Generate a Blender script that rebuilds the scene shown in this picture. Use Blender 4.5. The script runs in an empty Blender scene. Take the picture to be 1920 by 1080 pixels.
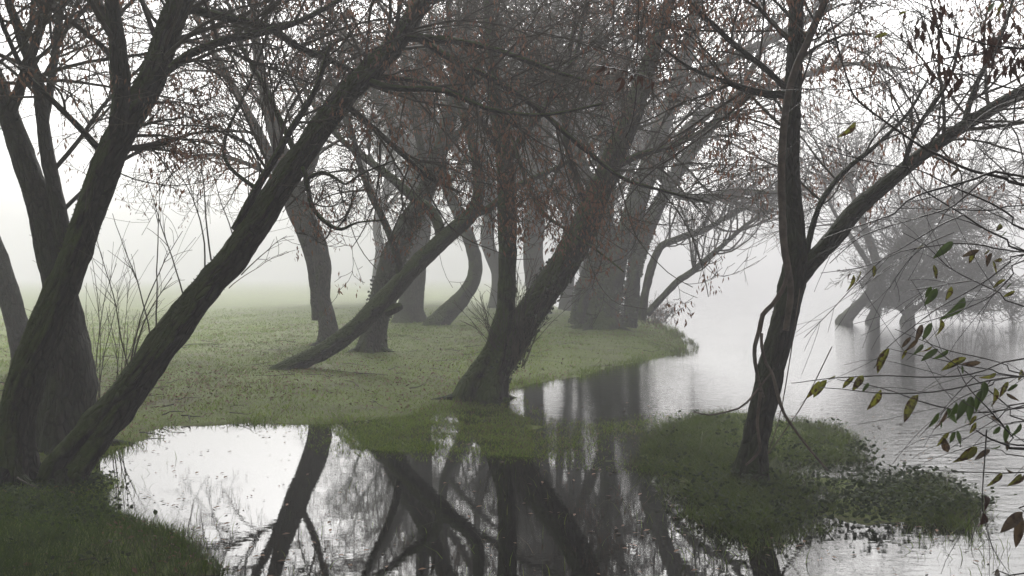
import bpy, math
import numpy as np
from mathutils import Vector, Matrix, noise as mnoise

rng = np.random.default_rng(11)
C = bpy.context.scene.collection
sc = bpy.context.scene

# ------------------------------------------------------------------ camera
F = 1844.0                      # focal length in pixels of the 1920 px wide frame
CAM_H = 1.6                     # above the water
PITCH = math.atan(22.0 / F)     # looking slightly down: eye level 22 px above the middle
cam_d = bpy.data.cameras.new('camera'); cam = bpy.data.objects.new('camera', cam_d); C.objects.link(cam)
cam_d.sensor_width = 36.0; cam_d.lens = F / 1920.0 * 36.0
cam_d.clip_start = 0.05; cam_d.clip_end = 3000
cam.location = (0, 0, CAM_H); cam.rotation_euler = (math.radians(90) - PITCH, 0, 0)
sc.camera = cam

# ------------------------------------------------------------------ light
SUN_EL, SUN_AZ = 34.0, 2.0    # sun veiled by mist, almost straight ahead of the camera (degrees, az from +Y towards +X)
world = bpy.data.worlds.new('World'); sc.world = world; world.use_nodes = True
wn = world.node_tree.nodes; wl = world.node_tree.links
for n in list(wn): wn.remove(n)
wo = wn.new('ShaderNodeOutputWorld'); bg = wn.new('ShaderNodeBackground'); sky = wn.new('ShaderNodeTexSky')
sky.sky_type = 'NISHITA'; sky.sun_disc = False
sky.sun_elevation = math.radians(SUN_EL); sky.sun_rotation = math.radians(SUN_AZ)
sky.air_density = 1.0; sky.dust_density = 6.0; sky.ozone_density = 1.0
hs = wn.new('ShaderNodeHueSaturation'); hs.inputs['Saturation'].default_value = 0.10   # grey overcast
wl.new(sky.outputs['Color'], hs.inputs['Color']); wl.new(hs.outputs['Color'], bg.inputs['Color'])
bg.inputs['Strength'].default_value = 0.15
wl.new(bg.outputs['Background'], wo.inputs['Surface'])
sun_d = bpy.data.lights.new('sun', 'SUN'); sun = bpy.data.objects.new('sun', sun_d); C.objects.link(sun)
sun_d.energy = 2.6; sun_d.angle = math.radians(22); sun_d.color = (1.0, 0.97, 0.93)
_az, _el = math.radians(SUN_AZ), math.radians(SUN_EL)
sdir = Vector((math.sin(_az) * math.cos(_el), math.cos(_az) * math.cos(_el), math.sin(_el)))
sun.rotation_euler = sdir.to_track_quat('Z', 'Y').to_euler(); sun.location = (0, 0, 60)
sc.view_settings.view_transform = 'Standard'; sc.view_settings.look = 'None'
sc.view_settings.gamma = 1.0; sc.view_settings.use_curve_mapping = False
sc.view_settings.exposure = 0.98
HAZE_DENSITY, HAZE_G = 0.0100, 0.10
sc.render.engine = 'CYCLES'
cy = sc.cycles
cy.use_denoising = True
try: cy.denoiser = 'OPENIMAGEDENOISE'
except Exception: pass
cy.max_bounces = 6; cy.diffuse_bounces = 2; cy.glossy_bounces = 3; cy.transmission_bounces = 2
cy.volume_bounces = 1; cy.transparent_max_bounces = 4
cy.caustics_reflective = False; cy.caustics_refractive = False
cy.sample_clamp_indirect = 8.0

# ------------------------------------------------------------------ helpers
CT, ST = math.cos(PITCH), math.sin(PITCH)
def ray(u, v):
    a, b = (u - 960.0) / F, (540.0 - v) / F
    return np.array([a, CT + b * ST, -ST + b * CT])
def at(u, v, Y):
    r = ray(u, v); r = r * (Y / r[1]); return np.array([r[0], r[1], r[2] + CAM_H])
def on_ground(u, v, z=0.0):
    r = ray(u, v); k = (z - CAM_H) / r[2]; return np.array([r[0] * k, r[1] * k, z])
def norm(a): return a / np.maximum(np.linalg.norm(a, axis=-1, keepdims=True), 1e-9)

def tag(o, label=None, cat=None, group=None, kind=None):
    if label: o['label'] = label
    if cat: o['category'] = cat
    if group: o['group'] = group
    if kind: o['kind'] = kind
    return o
def empty(name, loc=(0, 0, 0)):
    o = bpy.data.objects.new(name, None); C.objects.link(o); o.location = loc; return o
def put(name, me, parent=None):
    o = bpy.data.objects.new(name, me); C.objects.link(o)
    if parent is not None:
        o.parent = parent; o.matrix_parent_inverse = Matrix.Translation(-Vector(parent.location))
    return o
TRI = 0
def mesh(name, V, faces, mat, smooth=True, attrs=None):
    """faces: list of int arrays (M,3) or (M,4); attrs: name -> (type, per-vertex array)."""
    global TRI
    me = bpy.data.meshes.new(name)
    V = np.ascontiguousarray(V, dtype=np.float32).reshape(-1, 3)
    faces = [np.asarray(f, dtype=np.int32) for f in faces if len(f)]
    me.vertices.add(len(V)); me.vertices.foreach_set('co', V.ravel())
    nl = sum(f.size for f in faces); nf = sum(len(f) for f in faces)
    me.loops.add(nl); me.loops.foreach_set('vertex_index', np.concatenate([f.ravel() for f in faces]))
    me.polygons.add(nf)
    tot = np.concatenate([np.full(len(f), f.shape[1], np.int32) for f in faces])
    st = np.concatenate([[0], np.cumsum(tot)[:-1]]).astype(np.int32)
    me.polygons.foreach_set('loop_start', st)
    me.polygons.foreach_set('use_smooth', np.full(nf, smooth))
    TRI += int((tot - 2).sum())
    for k, (ty, arr) in (attrs or {}).items():
        a = me.attributes.new(k, ty, 'POINT')
        key = {'FLOAT_VECTOR': 'vector', 'FLOAT_COLOR': 'color', 'FLOAT': 'value'}[ty]
        a.data.foreach_set(key, np.ascontiguousarray(arr, dtype=np.float32).ravel())
    me.materials.append(mat); me.update(); me.validate()
    return me

def tubes(P, R, S, phase=True):
    """P (N,K,3) paths, R (N,K) radii -> verts, quads"""
    N, K, _ = P.shape
    T = norm(np.gradient(P, axis=1))
    ch = norm(P[:, -1] - P[:, 0])
    ref = rng.normal(size=(N, 3)); ref = norm(ref - (ref * ch).sum(1, keepdims=True) * ch)
    U = norm(np.cross(T, ref[:, None, :])); W = np.cross(T, U)
    ang = np.arange(S) * 2 * np.pi / S
    V = P[:, :, None, :] + R[:, :, None, None] * (np.cos(ang)[None, None, :, None] * U[:, :, None, :] + np.sin(ang)[None, None, :, None] * W[:, :, None, :])
    idx = np.arange(N * K * S).reshape(N, K, S)
    a = idx[:, :-1, :]; b = np.roll(idx, -1, 2)[:, :-1, :]; c = np.roll(idx, -1, 2)[:, 1:, :]; d = idx[:, 1:, :]
    return V.reshape(-1, 3), np.stack([a, b, c, d], -1).reshape(-1, 4)
class Acc:
    def __init__(s): s.V = []; s.F = []; s.n = 0; s.A = []
    def add(s, V, Fq, A=None):
        s.V.append(V); s.F.append(Fq + s.n); s.n += len(V)
        if A is not None: s.A.append(A)
    def get(s): return np.concatenate(s.V), [np.concatenate(s.F)]

# ------------------------------------------------------------------ materials
def new_mat(name):
    m = bpy.data.materials.new(name); m.use_nodes = True
    nt = m.node_tree; nt.nodes.clear()
    out = nt.nodes.new('ShaderNodeOutputMaterial')
    return m, nt, out
def ramp(nt, stops, fac):
    r = nt.nodes.new('ShaderNodeValToRGB'); e = r.color_ramp.elements
    while len(e) > 1: e.remove(e[-1])
    e[0].position = stops[0][0]; e[0].color = (*stops[0][1], 1)
    for p, c in stops[1:]:
        x = e.new(p); x.color = (*c, 1)
    nt.links.new(fac, r.inputs['Fac']); return r.outputs['Color']
def noise(nt, vec, scale, detail=4, rough=0.6, dist=0.0):
    n = nt.nodes.new('ShaderNodeTexNoise'); n.inputs['Scale'].default_value = scale; n.inputs['Detail'].default_value = detail
    n.inputs['Roughness'].default_value = rough; n.inputs['Distortion'].default_value = dist
    if vec is not None: nt.links.new(vec, n.inputs['Vector'])
    return n.outputs['Fac']
def mth(nt, op, a, b=None, c=None, clamp=False):
    n = nt.nodes.new('ShaderNodeMath'); n.operation = op; n.use_clamp = clamp
    for i, x in enumerate((a, b, c)):
        if x is None: continue
        if isinstance(x, (int, float)): n.inputs[i].default_value = x
        else: nt.links.new(x, n.inputs[i])
    return n.outputs[0]
def mixc(nt, fac, a, b):
    n = nt.nodes.new('ShaderNodeMix'); n.data_type = 'RGBA'
    if isinstance(fac, (int, float)): n.inputs[0].default_value = fac
    else: nt.links.new(fac, n.inputs[0])
    for i, x in ((6, a), (7, b)):
        if isinstance(x, tuple): n.inputs[i].default_value = (*x, 1)
        else: nt.links.new(x, n.inputs[i])
    return n.outputs[2]
def bark_material(name, dark, light, moss, moss_amt):
    m, nt, out = new_mat(name)
    bs = nt.nodes.new('ShaderNodeBsdfPrincipled'); bs.inputs['Roughness'].default_value = 0.9
    at_ = nt.nodes.new('ShaderNodeAttribute'); at_.attribute_name = 'bark'
    geo = nt.nodes.new('ShaderNodeNewGeometry'); sep = nt.nodes.new('ShaderNodeSeparateXYZ'); nt.links.new(geo.outputs['Normal'], sep.inputs[0])
    vo = nt.nodes.new('ShaderNodeTexVoronoi'); vo.feature = 'DISTANCE_TO_EDGE'; vo.inputs['Scale'].default_value = 26
    nw = nt.nodes.new('ShaderNodeVectorMath'); nw.operation = 'MULTIPLY_ADD'
    nn = nt.nodes.new('ShaderNodeTexNoise'); nn.inputs['Scale'].default_value = 9; nt.links.new(at_.outputs['Vector'], nn.inputs['Vector'])
    nt.links.new(nn.outputs['Color'], nw.inputs[0]); nw.inputs[1].default_value = (0.05, 0.05, 0.05); nt.links.new(at_.outputs['Vector'], nw.inputs[2])
    nt.links.new(nw.outputs[0], vo.inputs['Vector'])
    crack = mth(nt, 'MULTIPLY', vo.outputs['Distance'], 5.0, clamp=True)
    fine = noise(nt, at_.outputs['Vector'], 60, 5, 0.7)
    col = ramp(nt, [(0.3, dark), (0.7, light)], noise(nt, at_.outputs['Vector'], 14, 6, 0.7))
    col = mixc(nt, mth(nt, 'SUBTRACT', 1.0, crack), col, tuple(0.4 * c for c in dark))
    up = mth(nt, 'ADD', mth(nt, 'MULTIPLY', sep.outputs['Z'], 0.55), mth(nt, 'MULTIPLY', sep.outputs['X'], -0.25))
    mn = noise(nt, geo.outputs['Position'], 3.2, 5, 0.65)
    mf = mth(nt, 'MULTIPLY', mth(nt, 'ADD', mth(nt, 'ADD', up, mn), moss_amt - 0.75), 3.2, clamp=True)
    mossc = mixc(nt, noise(nt, geo.outputs['Position'], 25, 4), moss, tuple(1.6 * c for c in moss))
    col = mixc(nt, mf, col, mossc)
    nt.links.new(col, bs.inputs['Base Color'])
    hgt = mth(nt, 'ADD', mth(nt, 'MULTIPLY', crack, 0.7), mth(nt, 'MULTIPLY', fine, 0.6))
    bu = nt.nodes.new('ShaderNodeBump'); bu.inputs['Strength'].default_value = 1.0; bu.inputs['Distance'].default_value = 0.05
    nt.links.new(hgt, bu.inputs['Height']); nt.links.new(bu.outputs[0], bs.inputs['Normal'])
    nt.links.new(bs.outputs[0], out.inputs['Surface']); return m
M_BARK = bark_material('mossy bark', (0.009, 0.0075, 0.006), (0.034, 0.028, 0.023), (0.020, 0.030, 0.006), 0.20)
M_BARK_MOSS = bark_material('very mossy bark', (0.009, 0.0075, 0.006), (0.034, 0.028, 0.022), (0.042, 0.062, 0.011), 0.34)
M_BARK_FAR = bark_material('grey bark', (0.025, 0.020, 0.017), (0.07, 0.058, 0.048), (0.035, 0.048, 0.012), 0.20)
def simple(name, c1, c2, scale, rough=0.8, transl=0.0, bump=0.0):
    m, nt, out = new_mat(name)
    bs = nt.nodes.new('ShaderNodeBsdfPrincipled'); bs.inputs['Roughness'].default_value = rough
    geo = nt.nodes.new('ShaderNodeNewGeometry')
    fac = noise(nt, geo.outputs['Position'], scale, 4, 0.65)
    col = ramp(nt, [(0.35, c1), (0.65, c2)], fac)
    nt.links.new(col, bs.inputs['Base Color'])
    if bump:
        bu = nt.nodes.new('ShaderNodeBump'); bu.inputs['Distance'].default_value = bump
        nt.links.new(noise(nt, geo.outputs['Position'], scale * 6, 3), bu.inputs['Height']); nt.links.new(bu.outputs[0], bs.inputs['Normal'])
    if transl > 0:
        tr = nt.nodes.new('ShaderNodeBsdfTranslucent'); nt.links.new(col, tr.inputs['Color'])
        mx = nt.nodes.new('ShaderNodeMixShader'); mx.inputs[0].default_value = transl
        nt.links.new(bs.outputs[0], mx.inputs[1]); nt.links.new(tr.outputs[0], mx.inputs[2]); nt.links.new(mx.outputs[0], out.inputs['Surface'])
    else: nt.links.new(bs.outputs[0], out.inputs['Surface'])
    return m
M_TWIG = simple('twig bark', (0.03, 0.026, 0.02), (0.075, 0.062, 0.045), 5.0, 0.85)
M_TWIG_DARK = simple('dark wet twig', (0.012, 0.010, 0.010), (0.03, 0.022, 0.02), 8.0, 0.5)
M_KEYS = simple('dry brown leaves', (0.12, 0.056, 0.036), (0.25, 0.135, 0.09), 3.0, 0.8, 0.4)
M_KEYS_DARK = simple('dark dead leaves', (0.03, 0.016, 0.013), (0.085, 0.045, 0.035), 6.0, 0.7, 0.25)
M_VINE = simple('vine bark', (0.05, 0.038, 0.03), (0.13, 0.10, 0.08), 12.0, 0.85, bump=0.004)
M_COVER = simple('ground cover leaf', (0.016, 0.030, 0.009), (0.042, 0.066, 0.020), 6.0, 0.95, 0.2)
M_MOSS = simple('moss', (0.022, 0.034, 0.006), (0.070, 0.100, 0.018), 7.0, 0.95, 0.3)
M_IVY = simple('ivy leaf', (0.012, 0.020, 0.008), (0.045, 0.062, 0.022), 5.0, 0.6)
M_LITTER = simple('fallen leaf', (0.075, 0.036, 0.020), (0.24, 0.13, 0.07), 4.0, 0.75)
def leaf_material(name, base, spot, thr):
    m, nt, out = new_mat(name)
    bs = nt.nodes.new('ShaderNodeBsdfPrincipled'); bs.inputs['Roughness'].default_value = 0.42
    tc = nt.nodes.new('ShaderNodeTexCoord'); oi = nt.nodes.new('ShaderNodeObjectInfo')
    av = nt.nodes.new('ShaderNodeVectorMath'); av.operation = 'ADD'
    nt.links.new(tc.outputs['Object'], av.inputs[0])
    cb = nt.nodes.new('ShaderNodeCombineXYZ'); nt.links.new(mth(nt, 'MULTIPLY', oi.outputs['Random'], 37.0), cb.inputs[0]); nt.links.new(cb.outputs[0], av.inputs[1])
    f = noise(nt, av.outputs[0], 4.0, 5, 0.7)
    rim = nt.nodes.new('ShaderNodeSeparateXYZ'); nt.links.new(tc.outputs['Object'], rim.inputs[0])
    edge = mth(nt, 'MULTIPLY', mth(nt, 'ABSOLUTE', rim.outputs['X']), 0.9)
    tip = mth(nt, 'MULTIPLY', rim.outputs['Y'], 0.10)
    sp = mth(nt, 'MULTIPLY', mth(nt, 'SUBTRACT', mth(nt, 'ADD', mth(nt, 'ADD', f, edge), tip), thr), 9.0, clamp=True)
    b2 = mixc(nt, noise(nt, av.outputs[0], 2.0, 2), base, tuple(1.7 * c for c in base))
    col = mixc(nt, sp, b2, spot)
    nt.links.new(col, bs.inputs['Base Color'])
    tr = nt.nodes.new('ShaderNodeBsdfTranslucent'); nt.links.new(col, tr.inputs['Color'])
    mx = nt.nodes.new('ShaderNodeMixShader'); mx.inputs[0].default_value = 0.35
    nt.links.new(bs.outputs[0], mx.inputs[1]); nt.links.new(tr.outputs[0], mx.inputs[2]); nt.links.new(mx.outputs[0], out.inputs['Surface'])
    return m
M_LEAF = [leaf_material('green leaf', (0.045, 0.072, 0.018), (0.05, 0.026, 0.014), 0.72),
          leaf_material('yellowing leaf', (0.13, 0.135, 0.020), (0.055, 0.028, 0.014), 0.56),
          leaf_material('brown leaf', (0.075, 0.052, 0.030), (0.04, 0.02, 0.014), 0.60)]
def blade_material(name, transl=0.4):
    m, nt, out = new_mat(name)
    at_ = nt.nodes.new('ShaderNodeAttribute'); at_.attribute_name = 'tint'
    bs = nt.nodes.new('ShaderNodeBsdfPrincipled'); bs.inputs['Roughness'].default_value = 0.55; nt.links.new(at_.outputs['Color'], bs.inputs['Base Color'])
    tr = nt.nodes.new('ShaderNodeBsdfTranslucent'); nt.links.new(at_.outputs['Color'], tr.inputs['Color'])
    mx = nt.nodes.new('ShaderNodeMixShader'); mx.inputs[0].default_value = transl
    nt.links.new(bs.outputs[0], mx.inputs[1]); nt.links.new(tr.outputs[0], mx.inputs[2]); nt.links.new(mx.outputs[0], out.inputs['Surface'])
    return m
M_GRASS = blade_material('grass blades', 0.55)

# ------------------------------------------------------------------ the lie of the land (plan outlines, metres)
def plan(px): return np.array([on_ground(u, v)[:2] for u, v in px])
MEADOW = plan([(-900, 1500), (-200, 1120), (430, 1078), (385, 1050), (340, 1005), (265, 985), (205, 962), (192, 935), (212, 905), (180, 885),
               (188, 868), (262, 826), (330, 801), (430, 794), (560, 795), (620, 797), (760, 780), (880, 757), (925, 740), (985, 722), (1085, 707), (1190, 681), (1285, 662),
               (1292, 652), (1278, 634), (1244, 612), (1236, 600), (1130, 588), (1060, 583), (1035, 570), (1015, 550), (1000, 536), (985, 527)])
MEADOW = np.concatenate([MEADOW, [[20, 600], [-600, 600], [-600, -60], [-4, -60]]])
FLOOD = plan([(610, 797), (760, 780), (880, 757), (930, 742), (965, 775), (1010, 790), (1180, 792), (1260, 780), (1270, 880), (1150, 870), (1000, 858), (800, 852), (660, 842)])
ISLET = plan([(1180, 872), (1195, 815), (1270, 792), (1370, 772), (1490, 783), (1560, 800), (1600, 835), (1628, 866), (1590, 878), (1500, 884), (1560, 892), (1660, 900), (1760, 905), (1835, 962), (1740, 985),
              (1660, 990), (1560, 1012), (1440, 1015), (1330, 985), (1270, 945), (1240, 895)])
FARISLE = plan([(1560, 602), (1700, 596), (1850, 600), (1840, 607), (1700, 609), (1590, 607)])
def sdist(P, poly):
    """signed distance in plan, positive inside"""
    x, y = P[:, 0], P[:, 1]; d = np.full(len(P), 1e9); ins = np.zeros(len(P), bool)
    for i in range(len(poly)):
        a, b = poly[i], poly[(i + 1) % len(poly)]
        e = b - a; w = P - a
        t = np.clip((w @ e) / max(e @ e, 1e-9), 0, 1)
        d = np.minimum(d, np.hypot(w[:, 0] - t * e[0], w[:, 1] - t * e[1]))
        with np.errstate(divide='ignore', invalid='ignore'):
            cr = ((a[1] > y) != (b[1] > y)) & (x < (b[0] - a[0]) * (y - a[1]) / (b[1] - a[1]) + a[0])
        ins ^= cr
    return np.where(ins, d, -d)
_ph = rng.uniform(0, 6.28, (14, 2)); _fr = rng.normal(size=(14, 2))
def wob(P, s):
    r = np.zeros(len(P))
    for i in range(14):
        k = _fr[i] * (1 + 0.5 * i) * s
        r += np.sin(P @ k + _ph[i, 0]) / (1 + 0.25 * i)
    return r / 5.0
def height(P):
    m = sdist(P, MEADOW); i = sdist(P, ISLET); f = sdist(P, FLOOD); r = sdist(P, FARISLE)
    def bank(s, top, run): return np.where(s > 0, top * (1 - np.exp(-s / run)), -0.55 * (1 - np.exp(s / 1.6)))
    h = bank(m, 0.16, 1.6)
    h = np.maximum(h, bank(i - .10, 0.006, 0.7))
    h = np.maximum(h, np.where(f > 0, -0.012, -0.012 + np.maximum(f, -3) * 0.15))
    return h + 0.020 * wob(P, 1.6) + 0.016 * wob(P, 5.0)
def ground_z(x, y): return float(height(np.array([[x, y]], float))[0])

# ground sheet
def spaced(lo, hi, fine, far_lo, far_hi):
    a = [np.arange(lo, hi + 1e-6, fine)]
    s, p = fine, hi; up = []
    while p < far_hi: s *= 1.22; p += s; up.append(min(p, far_hi))
    s, p = fine, lo; dn = []
    while p > far_lo: s *= 1.22; p -= s; dn.append(max(p, far_lo))
    return np.concatenate([dn[::-1], a[0], up])
gx = spaced(-9, 7, 0.09, -700, 700)
gy = np.concatenate([spaced(4.0, 20.0, 0.09, -60, 20.0 + 0.09), np.linspace(20.3, 32, 50), 32 + np.cumsum(0.3 * 1.13 ** np.arange(46))])
gy = gy[gy < 760]
X, Y = np.meshgrid(gx, gy, indexing='xy'); GP = np.stack([X.ravel(), Y.ravel()], 1)
GZ = height(GP); nx, ny = len(gx), len(gy)
ii = np.arange(nx * ny).reshape(ny, nx)
gq = np.stack([ii[:-1, :-1], ii[:-1, 1:], ii[1:, 1:], ii[1:, :-1]], -1).reshape(-1, 4)
m, nt, out = new_mat('muddy turf')
bs = nt.nodes.new('ShaderNodeBsdfPrincipled'); bs.inputs['Roughness'].default_value = 0.85
geo = nt.nodes.new('ShaderNodeNewGeometry')
c = ramp(nt, [(0.3, (0.075, 0.068, 0.022)), (0.5, (0.110, 0.150, 0.015)), (0.7, (0.135, 0.185, 0.018))], noise(nt, geo.outputs['Position'], 0.8, 8, 0.7))
c = mixc(nt, mth(nt, 'MULTIPLY', mth(nt, 'SUBTRACT', noise(nt, geo.outputs['Position'], 18, 5, 0.7), 0.52), 5, clamp=True), c, (0.075, 0.048, 0.028))
nt.links.new(c, bs.inputs['Base Color'])
bu = nt.nodes.new('ShaderNodeBump'); bu.inputs['Distance'].default_value = 0.04; nt.links.new(noise(nt, geo.outputs['Position'], 30, 6, 0.7), bu.inputs['Height']); nt.links.new(bu.outputs[0], bs.inputs['Normal'])
nt.links.new(bs.outputs[0], out.inputs['Surface'])
g = put('ground', mesh('ground', np.column_stack([GP, GZ]), [gq], m)); tag(g, kind='structure', label='low grassy river bank and islet of muddy turf')

# water sheet
m, nt, out = new_mat('flood water')
bs = nt.nodes.new('ShaderNodeBsdfPrincipled'); bs.inputs['Base Color'].default_value = (0.006, 0.006, 0.005, 1)
bs.inputs['Roughness'].default_value = 0.012; bs.inputs['IOR'].default_value = 1.55
geo = nt.nodes.new('ShaderNodeNewGeometry')
mp = nt.nodes.new('ShaderNodeMapping'); mp.inputs['Scale'].default_value = (1.8, 4.4, 1.0); nt.links.new(geo.outputs['Position'], mp.inputs['Vector'])
r1 = noise(nt, mp.outputs[0], 2.2, 3, 0.5); r2 = noise(nt, mp.outputs[0], 9.0, 2, 0.5)
mask = noise(nt, geo.outputs['Position'], 0.35, 2, 0.5)
sp = nt.nodes.new('ShaderNodeSeparateXYZ'); nt.links.new(geo.outputs['Position'], sp.inputs[0])
side = mth(nt, 'MULTIPLY', mth(nt, 'ADD', mth(nt, 'ADD', sp.outputs['X'], mth(nt, 'MULTIPLY', sp.outputs['Y'], 0.25)), -2.6), 0.35, clamp=True)   # sheltered pool on one side, open river on the other
amp = mth(nt, 'MULTIPLY', mth(nt, 'ADD', mth(nt, 'MULTIPLY', side, 0.45), 0.02), mth(nt, 'ADD', mask, 0.35))
hh = mth(nt, 'MULTIPLY', mth(nt, 'ADD', r1, mth(nt, 'MULTIPLY', r2, 0.22)), amp)
bu = nt.nodes.new('ShaderNodeBump'); bu.inputs['Strength'].default_value = 1.0; bu.inputs['Distance'].default_value = 0.016
nt.links.new(hh, bu.inputs['Height']); nt.links.new(bu.outputs[0], bs.inputs['Normal']); nt.links.new(bs.outputs[0], out.inputs['Surface'])
w = put('water', mesh('water', [(-700, -60, 0), (700, -60, 0), (700, 760, 0), (-700, 760, 0)], [[(0, 1, 2, 3)]], m)); tag(w, kind='structure', label='still flood water with fine ripples')

# ------------------------------------------------------------------ trees
def catmull(P, step):
    P = np.asarray(P, float); n = len(P)
    Q = np.vstack([2 * P[0] - P[1], P, 2 * P[-1] - P[-2]]); outp = []
    for i in range(n - 1):
        p0, p1, p2, p3 = Q[i:i + 4]
        L = np.linalg.norm(p2[:3] - p1[:3]); k = max(2, int(L / step))
        t = np.linspace(0, 1, k, endpoint=False)[:, None]
        outp.append(0.5 * ((2 * p1) + (-p0 + p2) * t + (2 * p0 - 5 * p1 + 4 * p2 - p3) * t ** 2 + (-p0 + 3 * p1 - 3 * p2 + p3) * t ** 3))
    outp.append(P[-1:]); return np.vstack(outp)
class Axis: pass
def make_axis(px, Y0, dY=0.0, step=0.07, rmin=0.004):
    """px: (u, v, width px). depth runs from Y0 to Y0+dY along the stem"""
    px = np.array(px, float); s = np.concatenate([[0], np.cumsum(np.hypot(np.diff(px[:, 0]), np.diff(px[:, 1])))]); s /= s[-1]
    a = Axis(); pts = []
    for (u, v, wd), t in zip(px, s):
        Yd = Y0 + dY * t; p = at(u, v, Yd); pts.append((*p, 0.5 * wd * Yd / F))
    a.Q = catmull(pts, step); a.px = px; a.P = a.Q[:, :3]; a.R = np.maximum(a.Q[:, 3], rmin)
    return a
def depth_near(axis, u, v):
    p = axis.P; k = F / np.maximum((p[:, 1] * CT - (p[:, 2] - CAM_H) * ST), .1)
    uu = 960 + p[:, 0] * k; vv = 540 - (p[:, 1] * ST + (p[:, 2] - CAM_H) * CT) * k
    return p[np.argmin((uu - u) ** 2 + (vv - v) ** 2), 1]
def stem_mesh(name, ax, mat, sides=18, flare=0.0, rough=0.12, cap=False, seed=0, lean_flare=None):
    P, R = ax.P.copy(), ax.R.copy()
    L = np.concatenate([[0], np.cumsum(np.linalg.norm(np.diff(P, axis=0), axis=1))])
    if flare:
        P = np.vstack([P[0] + [0, 0, -0.35], P]); R = np.concatenate([[R[0] * 1.1], R]); L = np.concatenate([[-0.35], L])
    K = len(P); T = norm(np.gradient(P, axis=0))
    ref = np.array([0.0, 1.0, 0.0]); U = norm(np.cross(np.broadcast_to(ref, T.shape), T)); W = np.cross(T, U)
    ang = np.arange(sides) * 2 * np.pi / sides
    ca, sa = np.cos(ang), np.sin(ang)
    rm = float(np.mean(R))
    sv = np.empty((K, sides))
    o = seed * 7.3
    for k in range(K):
        for j in range(sides):
            x, y, z = ca[j] * 1.2, sa[j] * 1.2, L[k] / max(rm, 0.03) * 0.16
            n1 = mnoise.noise((x * 1.3 + o, y * 1.3, z * 3.1)); sv[k, j] = mnoise.noise((x + o, y - o, z)) * 0.9 + 0.75 * mnoise.noise((x * 2.6 + o, y * 2.6, z * 2.4)) + 0.55 * mnoise.noise((x * 5.5, y * 5.5 + o, z * 5)) + 1.6 * max(0.0, n1 - 0.28)
            if sides > 30: sv[k, j] += 0.55 * abs(mnoise.noise((ca[j] * 5.0 + o, sa[j] * 5.0, L[k] * 3.0))) + 0.35 * mnoise.noise((ca[j] * 11.0, sa[j] * 11.0 + o, L[k] * 9.0))
    rr = R[:, None] * (1 + rough * sv)
    if flare:
        hgt = np.maximum(P[:, 2] - P[1, 2], 0)
        fl = np.exp(-hgt / (flare * 0.55))
        lob = 0.55 + 0.30 * np.cos(ang * 3 + seed) + 0.25 * np.cos(ang * 5 + 2.1 * seed)
        rr *= 1 + 0.75 * fl[:, None] * lob[None, :]
    V = P[:, None, :] + rr[:, :, None] * (ca[None, :, None] * U[:, None, :] + sa[None, :, None] * W[:, None, :])
    B = np.stack([rr * 0 + R[:, None] * ca, R[:, None] * sa + rr * 0, np.broadcast_to(L[:, None] * 0.28, rr.shape)], -1)
    V = V.reshape(-1, 3); B = B.reshape(-1, 3)
    idx = np.arange(K * sides).reshape(K, sides); nx_ = np.roll(idx, -1, 1)
    q = np.stack([idx[:-1], nx_[:-1], nx_[1:], idx[1:]], -1).reshape(-1, 4)
    tip = P[-1] + T[-1] * R[-1] * 0.5
    V = np.vstack([V, tip]); B = np.vstack([B, B[-1]])
    tr = np.stack([idx[-1], nx_[-1], np.full(sides, K * sides)], -1)
    return mesh(name, V, [q, tr], mat, True, {'bark': ('FLOAT_VECTOR', B)})

def grow(P, D, L, R, K, wander, trop, zmin, rmin, end=0.25):
    N = len(P); out_ = np.empty((N, K, 3)); out_[:, 0] = P; D = norm(D.copy()); st = (L / (K - 1))[:, None]
    bend = rng.normal(size=(N, 3)) * wander * 0.5
    for k in range(1, K):
        t = k / (K - 1)
        up = trop * (0.35 - t)
        g = np.zeros((N, 3)); g[:, 2] = up + np.where(P[:, 2] < zmin, 0.22, 0)
        D = norm(D + bend + rng.normal(size=(N, 3)) * wander + g)
        P = P + D * st; out_[:, k] = P
    tt = np.linspace(0, 1, K)[None]
    Rr = np.maximum(R[:, None] * (1 - (1 - end) * tt), rmin)
    return out_, Rr
def spawn(paths, radii, n, t0, t1, spread):
    """n children for each parent path: start, direction, parent radius there, t"""
    N, K, _ = paths.shape
    i = np.repeat(np.arange(N), n); t = rng.uniform(t0, t1, len(i)); f = t * (K - 1)
    k = np.minimum(f.astype(int), K - 2); fr = (f - k)[:, None]
    p = paths[i, k] * (1 - fr) + paths[i, k + 1] * fr
    T = norm(paths[i, k + 1] - paths[i, k])
    r = rng.normal(size=T.shape); r = norm(r - (r * T).sum(1, keepdims=True) * T)
    a = rng.uniform(*spread, len(i))[:, None]
    return p, norm(T * np.cos(a) + r * np.sin(a)), radii[i, k], t, i
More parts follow.
